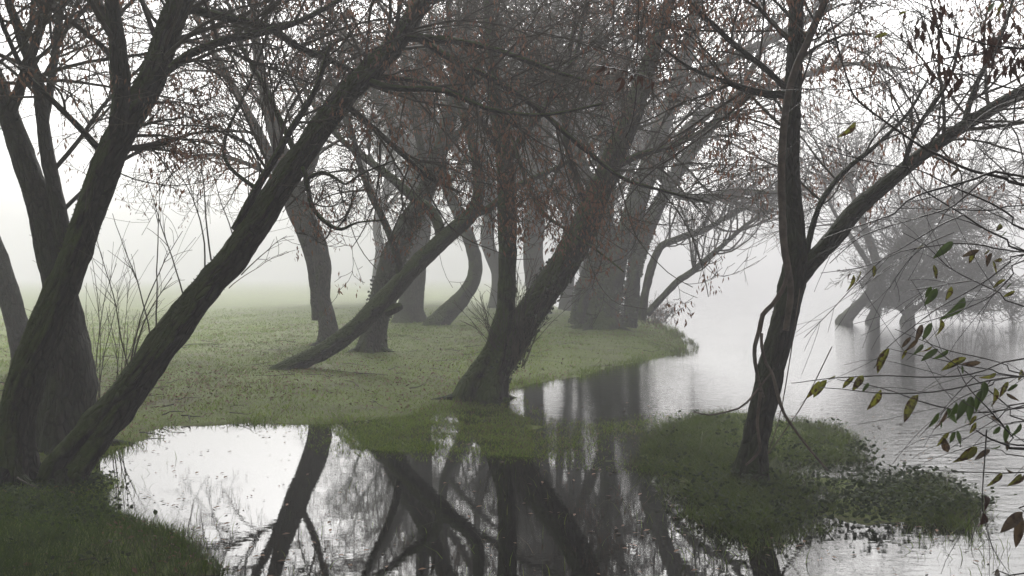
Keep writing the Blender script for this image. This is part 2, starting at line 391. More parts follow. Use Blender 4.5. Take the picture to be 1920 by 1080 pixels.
def crown(axes, specs, zmin, rmin=0.0025, l1=1.6, n2=7, n3=5, n4=0, droop=0.14, wander=0.085, r1=0.02, dens=0.92):
    """specs: list of (axis index, t0, t1, count, length factor); returns accumulated mesh data and twig tips"""
    acc = Acc(); tips = []
    Ps, Ds, Ls, Rs = [], [], [], []
    for ai, t0, t1, n, lf in specs:
        n = max(3, int(n * dens))
        a = axes[ai]; K = len(a.P); t = np.sort(rng.uniform(t0, t1, n)); k = np.clip((t * (K - 1)).astype(int), 1, K - 2)
        T = norm(a.P[k + 1] - a.P[k - 1]); r = rng.normal(size=T.shape); r[:, 2] += 0.15; r = norm(r - (r * T).sum(1, keepdims=True) * T)
        an = rng.uniform(0.6, 1.25, n)[:, None]
        Ps.append(a.P[k]); Ds.append(norm(T * np.cos(an) + r * np.sin(an)))
        Ls.append(l1 * lf * 1.35 * rng.uniform(0.5, 1.35, n)); Rs.append(np.minimum(a.R[k] * 0.5, r1 * rng.uniform(0.5, 1.2, n)))
    P = np.concatenate(Ps); D = np.concatenate(Ds); L = np.concatenate(Ls); R = np.concatenate(Rs)
    p1, q1 = grow(P, D, L, R, 11, wander, droop, zmin, rmin * 1.5, 0.3); acc.add(*tubes(p1, q1, 5))
    s, d, pr, t, i = spawn(p1, q1, n2, 0.12, 1.0, (0.35, 0.95))
    L2 = L[i] * rng.uniform(0.25, 0.7, len(i)) * (1.15 - 0.5 * t)
    p2, q2 = grow(s, d, L2, np.minimum(pr * 0.6, 0.010), 7, wander * 1.1, droop, zmin, rmin * 1.15, 0.35); acc.add(*tubes(p2, q2, 3))
    s, d, pr, t, i = spawn(p2, q2, n3, 0.15, 1.0, (0.35, 1.0))
    L3 = L2[i] * rng.uniform(0.3, 0.65, len(i))
    p3, q3 = grow(s, d, L3, np.minimum(pr * 0.7, 0.005), 4, wander, droop, zmin, rmin, 0.6); acc.add(*tubes(p3, q3, 3))
    tips.append(p3[:, -1]); last = p3
    if n4:
        s, d, pr, t, i = spawn(p3, q3, n4, 0.2, 1.0, (0.35, 0.95))
        p4, q4 = grow(s, d, L3[i] * rng.uniform(0.4, 0.8, len(i)), np.full(len(i), rmin), 3, wander, droop, zmin, rmin, 0.8); acc.add(*tubes(p4, q4, 3)); last = p4
    return acc, np.concatenate([p3[:, -1], p2[:, -1]])
def keys(points, n, size, spread):
    """bunches of narrow dry leaves hanging below the given points"""
    i = np.repeat(np.arange(len(points)), n); N = len(i)
    p = points[i] + rng.normal(size=(N, 3)) * spread * np.array([1, 1, 1.2]) - np.array([0, 0, spread])
    d = norm(np.column_stack([rng.normal(size=(N, 2)) * 0.35, np.full(N, -1.0)])); s = norm(np.cross(d, rng.normal(size=(N, 3))))
    l = size * rng.uniform(0.6, 1.3, N)[:, None]; wd = l * 0.16; nrm = np.cross(d, s)
    V = np.stack([p, p + d * l * 0.45 + s * wd, p + d * l + nrm * l * 0.2, p + d * l * 0.45 - s * wd + nrm * wd * .6], 1).reshape(-1, 3)
    return V, np.arange(4 * N).reshape(N, 4)
def shoots(parent, starts, dirs, L, R, mat=None, name='shoot', K=12, wander=0.045, trop=0.05, n2=4, rmin=0.0022):
    acc = Acc(); p1, q1 = grow(starts, dirs, L, R, K, wander, trop, -9, rmin, 0.35); acc.add(*tubes(p1, q1, 5))
    if n2:
        s, d, pr, t, i = spawn(p1, q1, n2, 0.35, 0.98, (0.25, 0.7))
        p2, q2 = grow(s, d, L[i] * rng.uniform(0.12, 0.35, len(i)), np.minimum(pr * 0.7, 0.004), 6, wander * 1.5, 0.15, -9, rmin * .9, 0.5); acc.add(*tubes(p2, q2, 3))
    V, f = acc.get(); return put(name, mesh(name, V, f, mat or M_TWIG), parent)

def build_tree(label, stems, Y=None, crown_specs=(), zmin=2.2, mat=None, group=None, flare=0.5, rough=0.12, sides=18, key_n=0, key_size=0.052, key_mat=None, step=0.07,
               key_per=8, twig_mat=None, wf=0.77, **ck):
    """stems: [(px list, dY, parent index or None, name)]"""
    mat = mat or M_BARK
    px0 = stems[0][0]
    if Y is None: Y = on_ground(px0[0][0], px0[0][1], 0.06)[1]
    axes = []
    for px, dY, par, nm in stems:
        Y0 = Y if par is None else depth_near(axes[par], px[0][0], px[0][1])
        fct = wf if nm == 'trunk' or par is None else max(wf, .85)
        axes.append(make_axis([(q[0], q[1], q[2] * fct) for q in px], Y0, dY, step))
    b = axes[0].P[0]
    root = empty('tree', (b[0], b[1], ground_z(b[0], b[1]))); tag(root, label, 'tree', group)
    for n, (ax, (px, dY, par, nm)) in enumerate(zip(axes, stems)):
        big = nm == 'trunk'
        sd = sides if big or ax.R.mean() > 0.07 else max(7, sides // 2)
        put(nm, stem_mesh(nm, ax, mat, sd, flare if (big and (par is None)) else 0.0, rough, seed=n + len(bpy.data.objects) % 17), root)
    tips = None
    if crown_specs:
        acc, tips = crown(axes, crown_specs, zmin, **ck)
        V, f = acc.get(); put('crown', mesh('crown', V, f, twig_mat or M_TWIG), root)
        if key_n:
            pk = np.clip(wob(tips[:, :2] + tips[:, 2:3], 1.4) + .35, 0.02, 1) ** 1.5; sel = tips[rng.choice(len(tips), min(key_n, len(tips) // 2), replace=False, p=pk / pk.sum())]
            V, f = keys(sel, key_per, key_size, key_size * 0.9)
            tag(put('hanging_leaves', mesh('hanging_leaves', V, [f], key_mat or M_KEYS, False), root), kind='stuff')
    root.update_tag()
    return root, axes, tips

GRP = 'bare trees on the misty bank'
# --- A: thick dark trunk in the left foreground
A = build_tree('thick dark mossy trunk rising from the near bank at the left edge, forking high up',
    [([(24, 900, 64), (30, 790, 64), (53, 698, 66), (89, 605, 64), (128, 512, 61), (158, 430, 59), (186, 350, 58), (206, 300, 58), (240, 225, 56), (283, 150, 52), (318, 50, 50), (345, -15, 48), (390, -130, 42), (430, -270, 32), (450, -420, 18)], 1.2, None, 'trunk'),
     ([(212, 290, 34), (226, 190, 36), (222, 100, 34), (212, 20, 28), (190, -120, 22), (150, -260, 12)], -0.6, 0, 'limb'),
     ([(190, 285, 14), (150, 240, 12), (105, 195, 12), (50, 140, 11), (15, 70, 9), (-20, -20, 7)], -0.8, 0, 'limb'),
     ([(315, 130, 20), (360, 100, 17), (425, 75, 16), (495, 60, 14), (560, 40, 12), (640, 0, 8)], 0.8, 0, 'limb'),
     ([(352, 15, 20), (430, 35, 17), (500, 50, 16), (560, 88, 14), (625, 115, 12), (685, 142, 11), (770, 150, 9), (850, 170, 7), (930, 215, 5)], 1.6, 0, 'limb'),
     ([(222, 70, 13), (185, 25, 11), (160, -10, 9), (120, -80, 6)], 0.5, 1, 'limb')],
    crown_specs=[(0, .55, 1, 26, 1.0), (1, .3, 1, 14, .8), (2, .3, 1, 9, .55), (3, .3, 1, 12, .7), (4, .2, 1, 20, .7), (5, .2, 1, 7, .7), (0, .42, .55, 7, .5)],
    zmin=2.3, key_n=850, l1=1.5, n2=5, n3=4, n4=1, r1=0.022, step=0.04, sides=44, mat=M_BARK_MOSS, rough=0.15, wf=0.92)
# --- B: long slanting trunk
B = build_tree('long dark trunk slanting up to the right from the near bank beside the pool',
    [([(122, 893, 66), (138, 866, 64), (222, 758, 66), (304, 647, 62), (391, 535, 58), (443, 475, 57), (524, 350, 51), (578, 275, 48), (630, 200, 46), (690, 135, 42), (747, 75, 38), (795, -10, 34), (850, -140, 26), (890, -280, 15)], 2.2, None, 'trunk'),
     ([(440, 430, 16), (475, 365, 16), (510, 305, 15), (545, 245, 13), (590, 170, 11), (620, 80, 8)], -0.5, 0, 'limb'),
     ([(545, 285, 12), (572, 325, 11), (577, 350, 10), (586, 388, 9), (612, 418, 9), (640, 430, 7), (668, 418, 4), (720, 412, 3)], -0.5, 0, 'limb'),
     ([(575, 335, 7), (602, 323, 7), (628, 333, 6), (648, 345, 5), (680, 325, 4), (740, 300, 3)], -0.4, 2, 'limb'),
     ([(755, 70, 18), (840, 75, 15), (920, 90, 12), (985, 112, 10), (1045, 135, 8), (1130, 160, 5)], -0.6, 0, 'limb'),
     ([(790, 75, 14), (850, 112, 13), (930, 152, 12), (1010, 205, 11), (1060, 250, 10), (1115, 295, 9), (1170, 335, 8), (1245, 358, 6), (1330, 380, 4)], 0.2, 4, 'limb'),
     ([(640, 190, 14), (700, 240, 12), (755, 290, 10), (800, 330, 8), (860, 360, 5)], 1.2, 0, 'limb'),
     ([(685, 150, 16), (740, 165, 13), (830, 170, 11), (920, 205, 9), (1020, 215, 7), (1130, 195, 5)], -0.8, 0, 'limb'),
     ([(510, 375, 9), (420, 290, 7), (470, 150, 5), (520, 20, 4)], 0.4, 0, 'limb'),
     ([(560, 300, 13), (530, 235, 12), (500, 170, 10), (455, 90, 8), (430, 10, 6)], 0.8, 0, 'limb')],
    crown_specs=[(0, .60, 1, 30, 1.0), (1, .3, 1, 10, .6), (2, .3, 1, 9, .4), (3, .2, 1, 6, .4), (4, .2, 1, 14, .7), (5, .1, 1, 18, .6), (6, .2, 1, 12, .6), (7, .2, 1, 14, .7), (8, .3, 1, 10, .5), (9, .3, 1, 12, .6)],
    zmin=2.2, key_n=850, l1=1.5, n2=5, n3=4, n4=1, r1=0.02, step=0.04, sides=44, mat=M_BARK_MOSS, rough=0.15, wf=0.92)
# --- C: two-stemmed tree behind A, with a burr at its foot
Cc = build_tree('forked tree with a swollen burred foot standing behind the two near trunks',
    [([(120, 835, 112), (124, 760, 112), (128, 690, 112), (122, 610, 92), (112, 540, 74), (95, 470, 64), (72, 380, 58), (45, 300, 54), (15, 215, 46), (-15, 130, 38), (-60, -10, 26), (-90, -200, 12)], 1.0, None, 'trunk'),
     ([(118, 470, 40), (112, 400, 32), (92, 310, 30), (80, 230, 28), (72, 160, 26), (40, 70, 22), (10, -20, 16), (-20, -180, 9)], 0.6, 0, 'limb'),
     ([(18, 220, 26), (42, 150, 22), (65, 85, 20), (92, 0, 16), (130, -120, 9)], -0.5, 0, 'limb'),
     ([(82, 240, 18), (98, 140, 17), (108, 60, 16), (118, -10, 13), (140, -120, 7)], 0.9, 1, 'limb'),
     ([(98, 100, 10), (125, 55, 9), (140, 15, 7), (170, -60, 5)], 0.3, 3, 'limb'),
     ([(100, 320, 10), (150, 260, 9), (200, 190, 8), (270, 120, 6)], 0.8, 1, 'limb'),
     ([(112, 400, 9), (165, 350, 8), (230, 300, 7), (300, 265, 5)], 1.2, 1, 'limb')],
    crown_specs=[(0, .62, 1, 22, 1.), (1, .4, 1, 18, .9), (2, .2, 1, 12, .8), (3, .2, 1, 12, .8), (4, .2, 1, 7, .5), (5, .2, 1, 10, .7), (6, .2, 1, 9, .6)],
    zmin=2.6, key_n=607, dens=1.3, l1=1.7, n2=5, n3=4, n4=1, r1=0.02, step=0.045, sides=40, rough=0.13)
# --- D: stem cut by the left edge
D_ = build_tree('short visible stem leaning out of the picture at the far left, behind the thick trunk',
    [([(52, 720, 60), (40, 640, 52), (22, 570, 50), (2, 500, 46), (-20, 440, 42), (-60, 330, 36), (-110, 200, 26), (-150, 60, 14)], 0.6, None, 'trunk')],
    crown_specs=[(0, .5, 1, 12, .8)], zmin=2.2, key_n=121, l1=1.5, n2=6, n3=4, r1=0.018)
# --- E: nearly fallen tree in the middle
E = build_tree('low leaning trunk rising from the grass at a slant, with a knob below its middle',
    [([(508, 702, 34), (540, 688, 40), (600, 662, 42), (655, 625, 44), (705, 578, 48), (745, 535, 44), (790, 488, 42), (835, 445, 42), (878, 408, 36), (896, 375, 30), (896, 320, 26), (880, 250, 22), (850, 150, 17), (840, 40, 12), (860, -100, 7)], 1.2, None, 'trunk'),
     ([(752, 520, 18), (740, 465, 17), (718, 410, 16), (695, 365, 14), (675, 310, 12), (655, 230, 10), (620, 140, 7), (600, 40, 5)], -0.5, 0, 'limb'),
     ([(830, 450, 26), (812, 400, 24), (775, 370, 22), (735, 335, 19), (690, 300, 16), (640, 262, 13), (590, 200, 10), (545, 120, 7)], 1.2, 0, 'limb'),
     ([(888, 398, 20), (915, 392, 17), (960, 355, 15), (1010, 330, 12), (1070, 300, 9), (1130, 250, 6)], 0.6, 0, 'limb'),
     ([(725, 585, 22), (742, 578, 22), (752, 574, 16)], -0.1, 0, 'knob')],
    crown_specs=[(0, .62, 1, 26, .9), (1, .35, 1, 16, .7), (2, .35, 1, 20, .8), (3, .3, 1, 14, .8)], zmin=2.5, key_n=850, key_size=0.05, l1=2.0, n2=6, n3=5, n4=0, r1=0.022, mat=M_BARK_MOSS, flare=0.0, wander=0.11, rmin=0.003)
# --- F
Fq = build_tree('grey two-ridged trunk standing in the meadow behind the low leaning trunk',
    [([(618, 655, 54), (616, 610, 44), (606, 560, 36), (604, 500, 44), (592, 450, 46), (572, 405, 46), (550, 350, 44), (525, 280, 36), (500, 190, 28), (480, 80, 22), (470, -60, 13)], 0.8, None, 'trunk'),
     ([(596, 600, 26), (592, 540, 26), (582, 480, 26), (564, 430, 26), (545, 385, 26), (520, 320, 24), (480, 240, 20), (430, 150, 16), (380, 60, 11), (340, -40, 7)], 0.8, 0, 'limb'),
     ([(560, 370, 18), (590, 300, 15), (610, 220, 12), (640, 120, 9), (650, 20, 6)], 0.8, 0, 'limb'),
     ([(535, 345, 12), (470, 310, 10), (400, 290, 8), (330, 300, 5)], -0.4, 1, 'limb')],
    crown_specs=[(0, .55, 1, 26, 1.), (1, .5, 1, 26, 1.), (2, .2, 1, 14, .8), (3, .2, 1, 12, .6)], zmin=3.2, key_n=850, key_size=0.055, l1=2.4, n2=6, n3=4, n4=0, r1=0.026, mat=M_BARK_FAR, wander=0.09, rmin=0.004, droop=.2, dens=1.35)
# --- G
G = build_tree('stout mossy trunk leaning right, close behind the low leaning trunk',
    [([(694, 668, 62), (702, 620, 58), (716, 560, 58), (734, 490, 58), (760, 430, 54), (790, 375, 48), (820, 300, 40), (850, 200, 32), (870, 90, 24), (880, -60, 14)], 0.6, None, 'trunk'),
     ([(800, 360, 22), (790, 280, 18), (770, 190, 15), (760, 90, 11), (770, -20, 7)], 0.8, 0, 'limb'),
     ([(825, 290, 18), (880, 230, 14), (940, 180, 11), (990, 110, 8), (1030, 30, 5)], -0.6, 0, 'limb')],
    crown_specs=[(0, .5, 1, 28, 1.), (1, .2, 1, 18, .8), (2, .2, 1, 16, .8)], zmin=3.2, key_n=506, key_size=0.055, l1=2.2, n2=6, n3=4, n4=0, r1=0.026, rmin=0.0038, mat=M_BARK_FAR)
# --- H, I, L : paler trunks farther back
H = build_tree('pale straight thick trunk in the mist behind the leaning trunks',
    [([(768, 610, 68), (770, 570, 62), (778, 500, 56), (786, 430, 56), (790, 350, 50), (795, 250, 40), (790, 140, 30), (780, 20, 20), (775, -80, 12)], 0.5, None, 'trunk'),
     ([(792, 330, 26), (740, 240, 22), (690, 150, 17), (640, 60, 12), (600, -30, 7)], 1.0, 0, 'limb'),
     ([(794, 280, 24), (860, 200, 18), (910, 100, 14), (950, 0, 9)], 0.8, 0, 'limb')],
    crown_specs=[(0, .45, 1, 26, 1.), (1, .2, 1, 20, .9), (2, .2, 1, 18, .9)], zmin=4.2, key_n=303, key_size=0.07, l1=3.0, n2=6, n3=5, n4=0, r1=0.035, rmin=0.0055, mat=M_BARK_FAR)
I_ = build_tree('pale elbow-bent trunk with a mossy upper side, far back in the mist',
    [([(812, 616, 46), (835, 590, 44), (862, 562, 40), (884, 532, 36), (892, 500, 34), (884, 460, 32), (868, 420, 30), (850, 380, 28), (832, 330, 24), (830, 240, 18), (850, 120, 12), (860, 0, 7)], 0.5, None, 'trunk'),
     ([(838, 345, 14), (900, 270, 12), (960, 220, 9), (1000, 150, 6)], 0.5, 0, 'limb')],
    crown_specs=[(0, .6, 1, 24, .9), (1, .2, 1, 14, .7)], zmin=3.6, l1=2.6, n2=5, n3=4, n4=0, r1=0.03, rmin=0.0055, mat=M_BARK_MOSS)
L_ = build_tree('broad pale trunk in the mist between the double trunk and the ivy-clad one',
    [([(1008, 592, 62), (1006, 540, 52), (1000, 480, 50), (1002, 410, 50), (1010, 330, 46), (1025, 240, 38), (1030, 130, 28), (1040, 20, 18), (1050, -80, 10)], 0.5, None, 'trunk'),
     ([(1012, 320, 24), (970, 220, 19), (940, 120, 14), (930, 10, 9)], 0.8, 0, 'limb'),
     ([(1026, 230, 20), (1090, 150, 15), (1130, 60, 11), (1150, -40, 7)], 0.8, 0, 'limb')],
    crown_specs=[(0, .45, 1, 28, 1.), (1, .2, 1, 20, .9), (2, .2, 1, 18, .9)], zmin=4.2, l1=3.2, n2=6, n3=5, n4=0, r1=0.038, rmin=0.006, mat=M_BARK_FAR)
# --- J: double trunk at the water's edge
J = build_tree("double trunk with one upright and one slanting stem at the water's edge",
    [([(905, 742, 92), (920, 700, 76), (936, 650, 58), (947, 590, 46), (951, 520, 42), (952, 450, 44), (951, 370, 44), (945, 290, 38), (930, 190, 32), (920, 80, 25), (915, -60, 15), (920, -180, 8)], 0.6, None, 'trunk'),
     ([(915, 720, 66), (950, 655, 70), (982, 605, 64), (1018, 552, 62), (1058, 492, 60), (1092, 432, 58), (1118, 370, 54), (1150, 295, 48), (1190, 200, 42), (1225, 95, 32), (1260, -20, 22), (1280, -150, 12)], 1.2, 0, 'limb'),
     ([(948, 310, 20), (985, 250, 16), (1030, 190, 13), (1080, 100, 10), (1100, 0, 6)], -0.4, 0, 'limb'),
     ([(1105, 395, 20), (1075, 320, 17), (1060, 230, 14), (1065, 130, 10), (1080, 20, 6)], -0.5, 1, 'limb'),
     ([(1140, 320, 18), (1200, 290, 14), (1270, 270, 11), (1340, 230, 8), (1400, 200, 5)], -0.7, 1, 'limb'),
     ([(945, 300, 16), (900, 220, 13), (860, 150, 10), (820, 60, 7)], -0.6, 0, 'limb'),
     ([(935, 180, 10), (1000, 370, 8), (1060, 430, 7), (1120, 470, 5), (1170, 510, 3)], -1.2, 0, 'limb')],
    crown_specs=[(0, .5, 1, 24, .9), (1, .45, 1, 30, 1.), (2, .2, 1, 14, .7), (3, .2, 1, 14, .7), (4, .2, 1, 16, .8), (5, .2, 1, 14, .7), (6, .3, 1, 12, .5)],
    zmin=2.9, key_n=850, l1=1.9, n2=6, n3=5, n4=0, r1=0.022, step=0.045, sides=40, mat=M_BARK_MOSS, flare=0.8, rough=0.13, rmin=0.003)
nj = 46
pj = np.array([at(u, v, J[1][0].P[0, 1] - 0.1) for u, v in zip(rng.uniform(945, 985, nj), rng.uniform(640, 700, nj))])
shoots(J[0], pj, norm(np.column_stack([rng.uniform(-.15, .75, nj), rng.uniform(-.4, .2, nj), np.ones(nj)])), rng.uniform(.5, 1.25, nj), np.full(nj, .006), K=9, n2=2, rmin=0.003)
nj = 16
pj = np.array([at(u, v, J[1][0].P[0, 1] - 0.1) for u, v in zip(rng.uniform(915, 945, nj), rng.uniform(600, 680, nj))])
shoots(J[0], pj, norm(np.column_stack([rng.uniform(-.9, -.2, nj), rng.uniform(-.4, .2, nj), np.ones(nj)])), rng.uniform(.4, .9, nj), np.full(nj, .005), K=8, n2=2, rmin=0.0028)
# --- K: ivy-clad cluster on the grassy point
K_ = build_tree('ivy-clad clump of thick stems on the tip of the grassy point',
    [([(1124, 620, 66), (1130, 585, 60), (1140, 547, 55), (1157, 482, 42), (1180, 420, 38), (1204, 345, 36), (1238, 250, 32), (1276, 140, 27), (1302, 20, 20), (1320, -80, 12)], 0.6, None, 'trunk'),
     ([(1088, 608, 38), (1089, 568, 31), (1102, 528, 30), (1118, 486, 30), (1131, 440, 29), (1138, 370, 28), (1138, 300, 25), (1130, 190, 21), (1120, 80, 16), (1115, -40, 9)], 0.9, 0, 'trunk'),
     ([(1180, 614, 30), (1187, 550, 24), (1194, 490, 24), (1215, 430, 25), (1246, 365, 23), (1292, 290, 20), (1350, 220, 15), (1410, 130, 11), (1450, 30, 7)], 0.4, 0, 'trunk'),
     ([(1203, 600, 16), (1210, 550, 15), (1222, 500, 15), (1240, 462, 13), (1275, 446, 12), (1320, 432, 10), (1360, 408, 8), (1410, 385, 5)], -0.3, 0, 'limb'),
     ([(1212, 590, 13), (1240, 560, 12), (1270, 528, 12), (1290, 515, 12), (1318, 492, 11), (1350, 465, 9), (1395, 425, 7), (1450, 390, 4)], -0.5, 0, 'limb'),
     ([(1232, 320, 20), (1270, 362, 17), (1320, 372, 15), (1380, 360, 13), (1450, 362, 10), (1520, 352, 6)], -0.8, 0, 'limb'),
     ([(1262, 200, 24), (1330, 140, 19), (1400, 95, 15), (1480, 60, 11), (1560, 10, 7)], -0.6, 0, 'limb'),
     ([(1225, 330, 20), (1300, 230, 17), (1380, 190, 14), (1480, 150, 11), (1600, 120, 8), (1700, 130, 5)], 0.8, 0, 'limb'),
     ([(1130, 400, 22), (1090, 300, 18), (1050, 200, 14), (1020, 90, 10), (1000, -10, 6)], -0.8, 1, 'limb')],
    crown_specs=[(0, .45, 1, 34, 1.), (1, .45, 1, 28, 1.), (2, .4, 1, 28, .9), (3, .45, 1, 15, .5), (4, .4, 1, 22, .55), (5, .2, 1, 18, .6), (6, .2, 1, 22, .8), (7, .2, 1, 26, .8), (8, .2, 1, 18, .8)],
    zmin=3.4, key_n=850, key_size=0.07, l1=3.0, n2=6, n3=4, n4=0, r1=0.034, rmin=0.005, mat=M_BARK_MOSS, rough=0.2, sides=22, droop=.2, wf=1., dens=1.25)
# --- M: tree on the islet, right
Mt = build_tree('dark forked tree on the small islet, wrapped by pale climbing stems',
    [([(1408, 893, 62), (1413, 850, 56), (1424, 790, 56), (1440, 720, 58), (1455, 660, 60), (1472, 590, 62), (1487, 525, 62), (1492, 480, 54), (1487, 400, 46), (1482, 300, 42), (1485, 200, 40), (1490, 100, 36), (1494, 0, 32), (1500, -140, 24), (1505, -300, 12)], 0.5, None, 'trunk'),
     ([(1497, 520, 40), (1530, 482, 40), (1565, 445, 38), (1598, 400, 38), (1640, 362, 34), (1690, 322, 31), (1750, 275, 29), (1830, 222, 27), (1920, 168, 25), (2030, 90, 20), (2140, -10, 13)], 1.0, 0, 'limb'),
     ([(1474, 165, 14), (1430, 125, 13), (1385, 90, 12), (1335, 45, 11), (1290, 0, 9), (1240, -70, 6)], -0.4, 0, 'limb'),
     ([(1478, 178, 18), (1440, 176, 17), (1400, 168, 15), (1350, 150, 10), (1290, 125, 6), (1230, 80, 4)], -0.6, 0, 'limb'),
     ([(1508, 500, 14), (1522, 430, 13), (1545, 370, 12), (1590, 315, 11), (1640, 275, 9), (1700, 215, 7), (1740, 150, 5)], 0.8, 1, 'limb'),
     ([(1490, 120, 20), (1515, 70, 18), (1540, 20, 15), (1570, -50, 11)], -0.4, 0, 'limb'),
     ([(1805, 240, 14), (1830, 160, 11), (1870, 80, 9), (1900, 0, 6)], 0.4, 1, 'limb'),
     ([(1690, 325, 10), (1720, 240, 9), (1780, 150, 7), (1800, 60, 5)], -0.4, 1, 'limb')],
    crown_specs=[(0, .72, 1, 24, 1.), (1, .35, 1, 26, .9), (2, .2, 1, 12, .6), (3, .2, 1, 12, .6), (4, .25, 1, 14, .6), (5, .1, 1, 10, .7), (6, .1, 1, 10, .6), (7, .1, 1, 12, .6), (0, .5, .72, 10, .6)],
    zmin=2.35, key_n=1134, l1=1.4, n2=5, n3=4, n4=1, r1=0.016, step=0.04, sides=40, rough=0.15)
# climbing stems on M
YM = Mt[1][0].P[0, 1]
def vine(px, dY, par=Mt):
    a = make_axis(px, YM - 0.16, dY, 0.05, .0022); return put('climbing_stem', stem_mesh('climbing_stem', a, M_VINE, 9, 0, 0.15), par[0])
vine([(1474, 620, 12), (1482, 540, 13), (1470, 460, 14), (1466, 380, 15), (1466, 290, 15), (1474, 200, 14), (1492, 130, 14), (1520, 65, 13), (1545, 0, 11), (1570, -80, 8)], 0.1)
vine([(1480, 505, 8), (1466, 545, 8), (1448, 572, 9), (1430, 590, 9), (1424, 620, 9), (1415, 650, 8), (1416, 680, 7), (1423, 715, 6), (1432, 745, 5)], 0.05)
vine([(1428, 625, 6), (1428, 650, 6), (1436, 680, 6), (1448, 700, 6), (1458, 740, 7), (1470, 775, 6), (1490, 805, 5), (1520, 845, 5), (1552, 882, 4)], -0.25)
vine([(1426, 735, 7), (1420, 790, 6), (1424, 830, 6), (1424, 845, 5), (1410, 862, 5), (1398, 872, 4)], -0.05)
vine([(1452, 690, 3), (1400, 755, 4), (1370, 770, 3), (1330, 778, 3), (1300, 772, 2)], -0.3)
vine([(1500, 540, 2), (1480, 680, 2), (1462, 780, 2), (1440, 850, 2)], -0.15)
vine([(1560, 650, 2), (1510, 750, 2), (1470, 810, 2), (1440, 852, 2)], -0.2)

# --- N: far trees standing in the water on the right
N1 = build_tree('faint slanting tree standing in the water far off on the right',
    [([(1582, 602, 26), (1604, 578, 24), (1630, 548, 22), (1660, 500, 20), (1690, 455, 17), (1740, 410, 13), (1790, 370, 9), (1840, 340, 5)], 0.8, None, 'trunk'),
     ([(1645, 520, 12), (1600, 450, 10), (1560, 390, 7), (1540, 320, 5)], 0.5, 0, 'limb')],
    crown_specs=[(0, .45, 1, 26, 1.), (1, .4, 1, 14, .8)], zmin=1.8, l1=2.8, dens=1.3, n2=6, n3=5, n4=0, r1=0.03, rmin=0.0065, mat=M_BARK_FAR)
N2 = build_tree('faint upright tree beside the slanting one, far off in the water',
    [([(1637, 602, 24), (1645, 570, 22), (1650, 530, 22), (1640, 480, 20), (1622, 430, 17), (1605, 385, 13), (1590, 330, 9), (1570, 270, 5)], 0.8, None, 'trunk'),
     ([(1648, 520, 14), (1690, 470, 12), (1740, 420, 9), (1800, 370, 6)], 0.5, 0, 'limb')],
    crown_specs=[(0, .45, 1, 26, 1.), (1, .3, 1, 18, .9)], zmin=1.8, l1=2.8, dens=1.3, n2=6, n3=5, n4=0, r1=0.03, rmin=0.0065, mat=M_BARK_FAR)
N3 = build_tree('low dense leafless thicket at the far waterline on the right',
    [([(1700, 602, 22), (1705, 580, 20), (1700, 545, 16), (1690, 500, 12), (1700, 450, 7)], 0.3, None, 'trunk'),
     ([(1704, 590, 12), (1745, 560, 10), (1800, 545, 8), (1860, 530, 5)], 0.3, 0, 'limb'),
     ([(1702, 570, 12), (1720, 520, 10), (1750, 470, 7), (1770, 420, 4)], 0.5, 0, 'limb'),
     ([(1702, 596, 12), (1680, 570, 9), (1650, 545, 6)], -0.2, 0, 'limb')],
    crown_specs=[(0, .15, 1, 45, .7), (1, .1, 1, 60, .6), (2, .2, 1, 36, .7), (3, .1, 1, 34, .45)], zmin=0.6, l1=1.9, n2=8, n3=6, n4=1, r1=0.03, rmin=0.008, mat=M_BARK_FAR)
print('TRI after trees', TRI)

# --- far trees, hardly more than shades in the mist: two grown ones, the rest copies of them
def free_tree(label, x, y, h, lean, r, cs, zmin, leafy=0, **k):
    root = empty('tree', (x, y, ground_z(x, y))); tag(root, label, 'tree', 'far trees in the mist')
    a = Axis(); zz = np.linspace(-.3, h, 9); pts = np.column_stack([x + lean * np.maximum(zz / h, 0) ** 1.4 + rng.normal(size=9) * .12, y + rng.normal(size=9) * .12, zz + 0.1, r * (1.05 - zz / h * 0.85)])
    a.Q = catmull(pts, .25); a.P = a.Q[:, :3]; a.R = a.Q[:, 3]; axes = [a]
    for sgn in (-1, 1, 1):
        b = Axis(); k0 = int(len(a.P) * rng.uniform(.3, .5)); t = np.linspace(0, 1, 6)[:, None]
        d = np.array([sgn * rng.uniform(.4, .8), rng.uniform(-.5, .5), 1.0]); d /= np.linalg.norm(d)
        p = a.P[k0] + d * t * h * .5 + np.array([0, 0, 1]) * t ** 2 * .6
        b.Q = catmull(np.column_stack([p, a.R[k0] * (.6 - .5 * t[:, 0])]), .25); b.P = b.Q[:, :3]; b.R = b.Q[:, 3]; axes.append(b)
    for n, ax in enumerate(axes):
        nm = 'trunk' if n == 0 else 'limb'; put(nm, stem_mesh(nm, ax, M_BARK_FAR, 12 if n == 0 else 8, 0.6 if n == 0 else 0, .14, seed=n), root)
    acc, tips = crown(axes, cs, zmin, **k); V, f = acc.get(); put('crown', mesh('crown', V, f, M_TWIG), root)
    if leafy:
        V, f = keys(tips[rng.choice(len(tips), min(leafy, len(tips)), replace=False)], 4, .20, .18)  # large leaves that thicken the shade of the added trees
        tag(put('shade_leaves', mesh('shade_leaves', V, [f], M_KEYS, False), root), kind='stuff')
    return root
def copy_tree(src, label, x, y, rz, s):
    r = src.copy(); C.objects.link(r); r.location = (x, y, ground_z(x, y)); r.rotation_euler = (0, 0, rz); r.scale = (s, s, s); r['label'] = label
    for ch in list(src.children):
        c2 = ch.copy(); C.objects.link(c2); c2.parent = r; c2.matrix_parent_inverse = ch.matrix_parent_inverse.copy()
    return r
gxy = lambda u, v: on_ground(u, v)[:2]
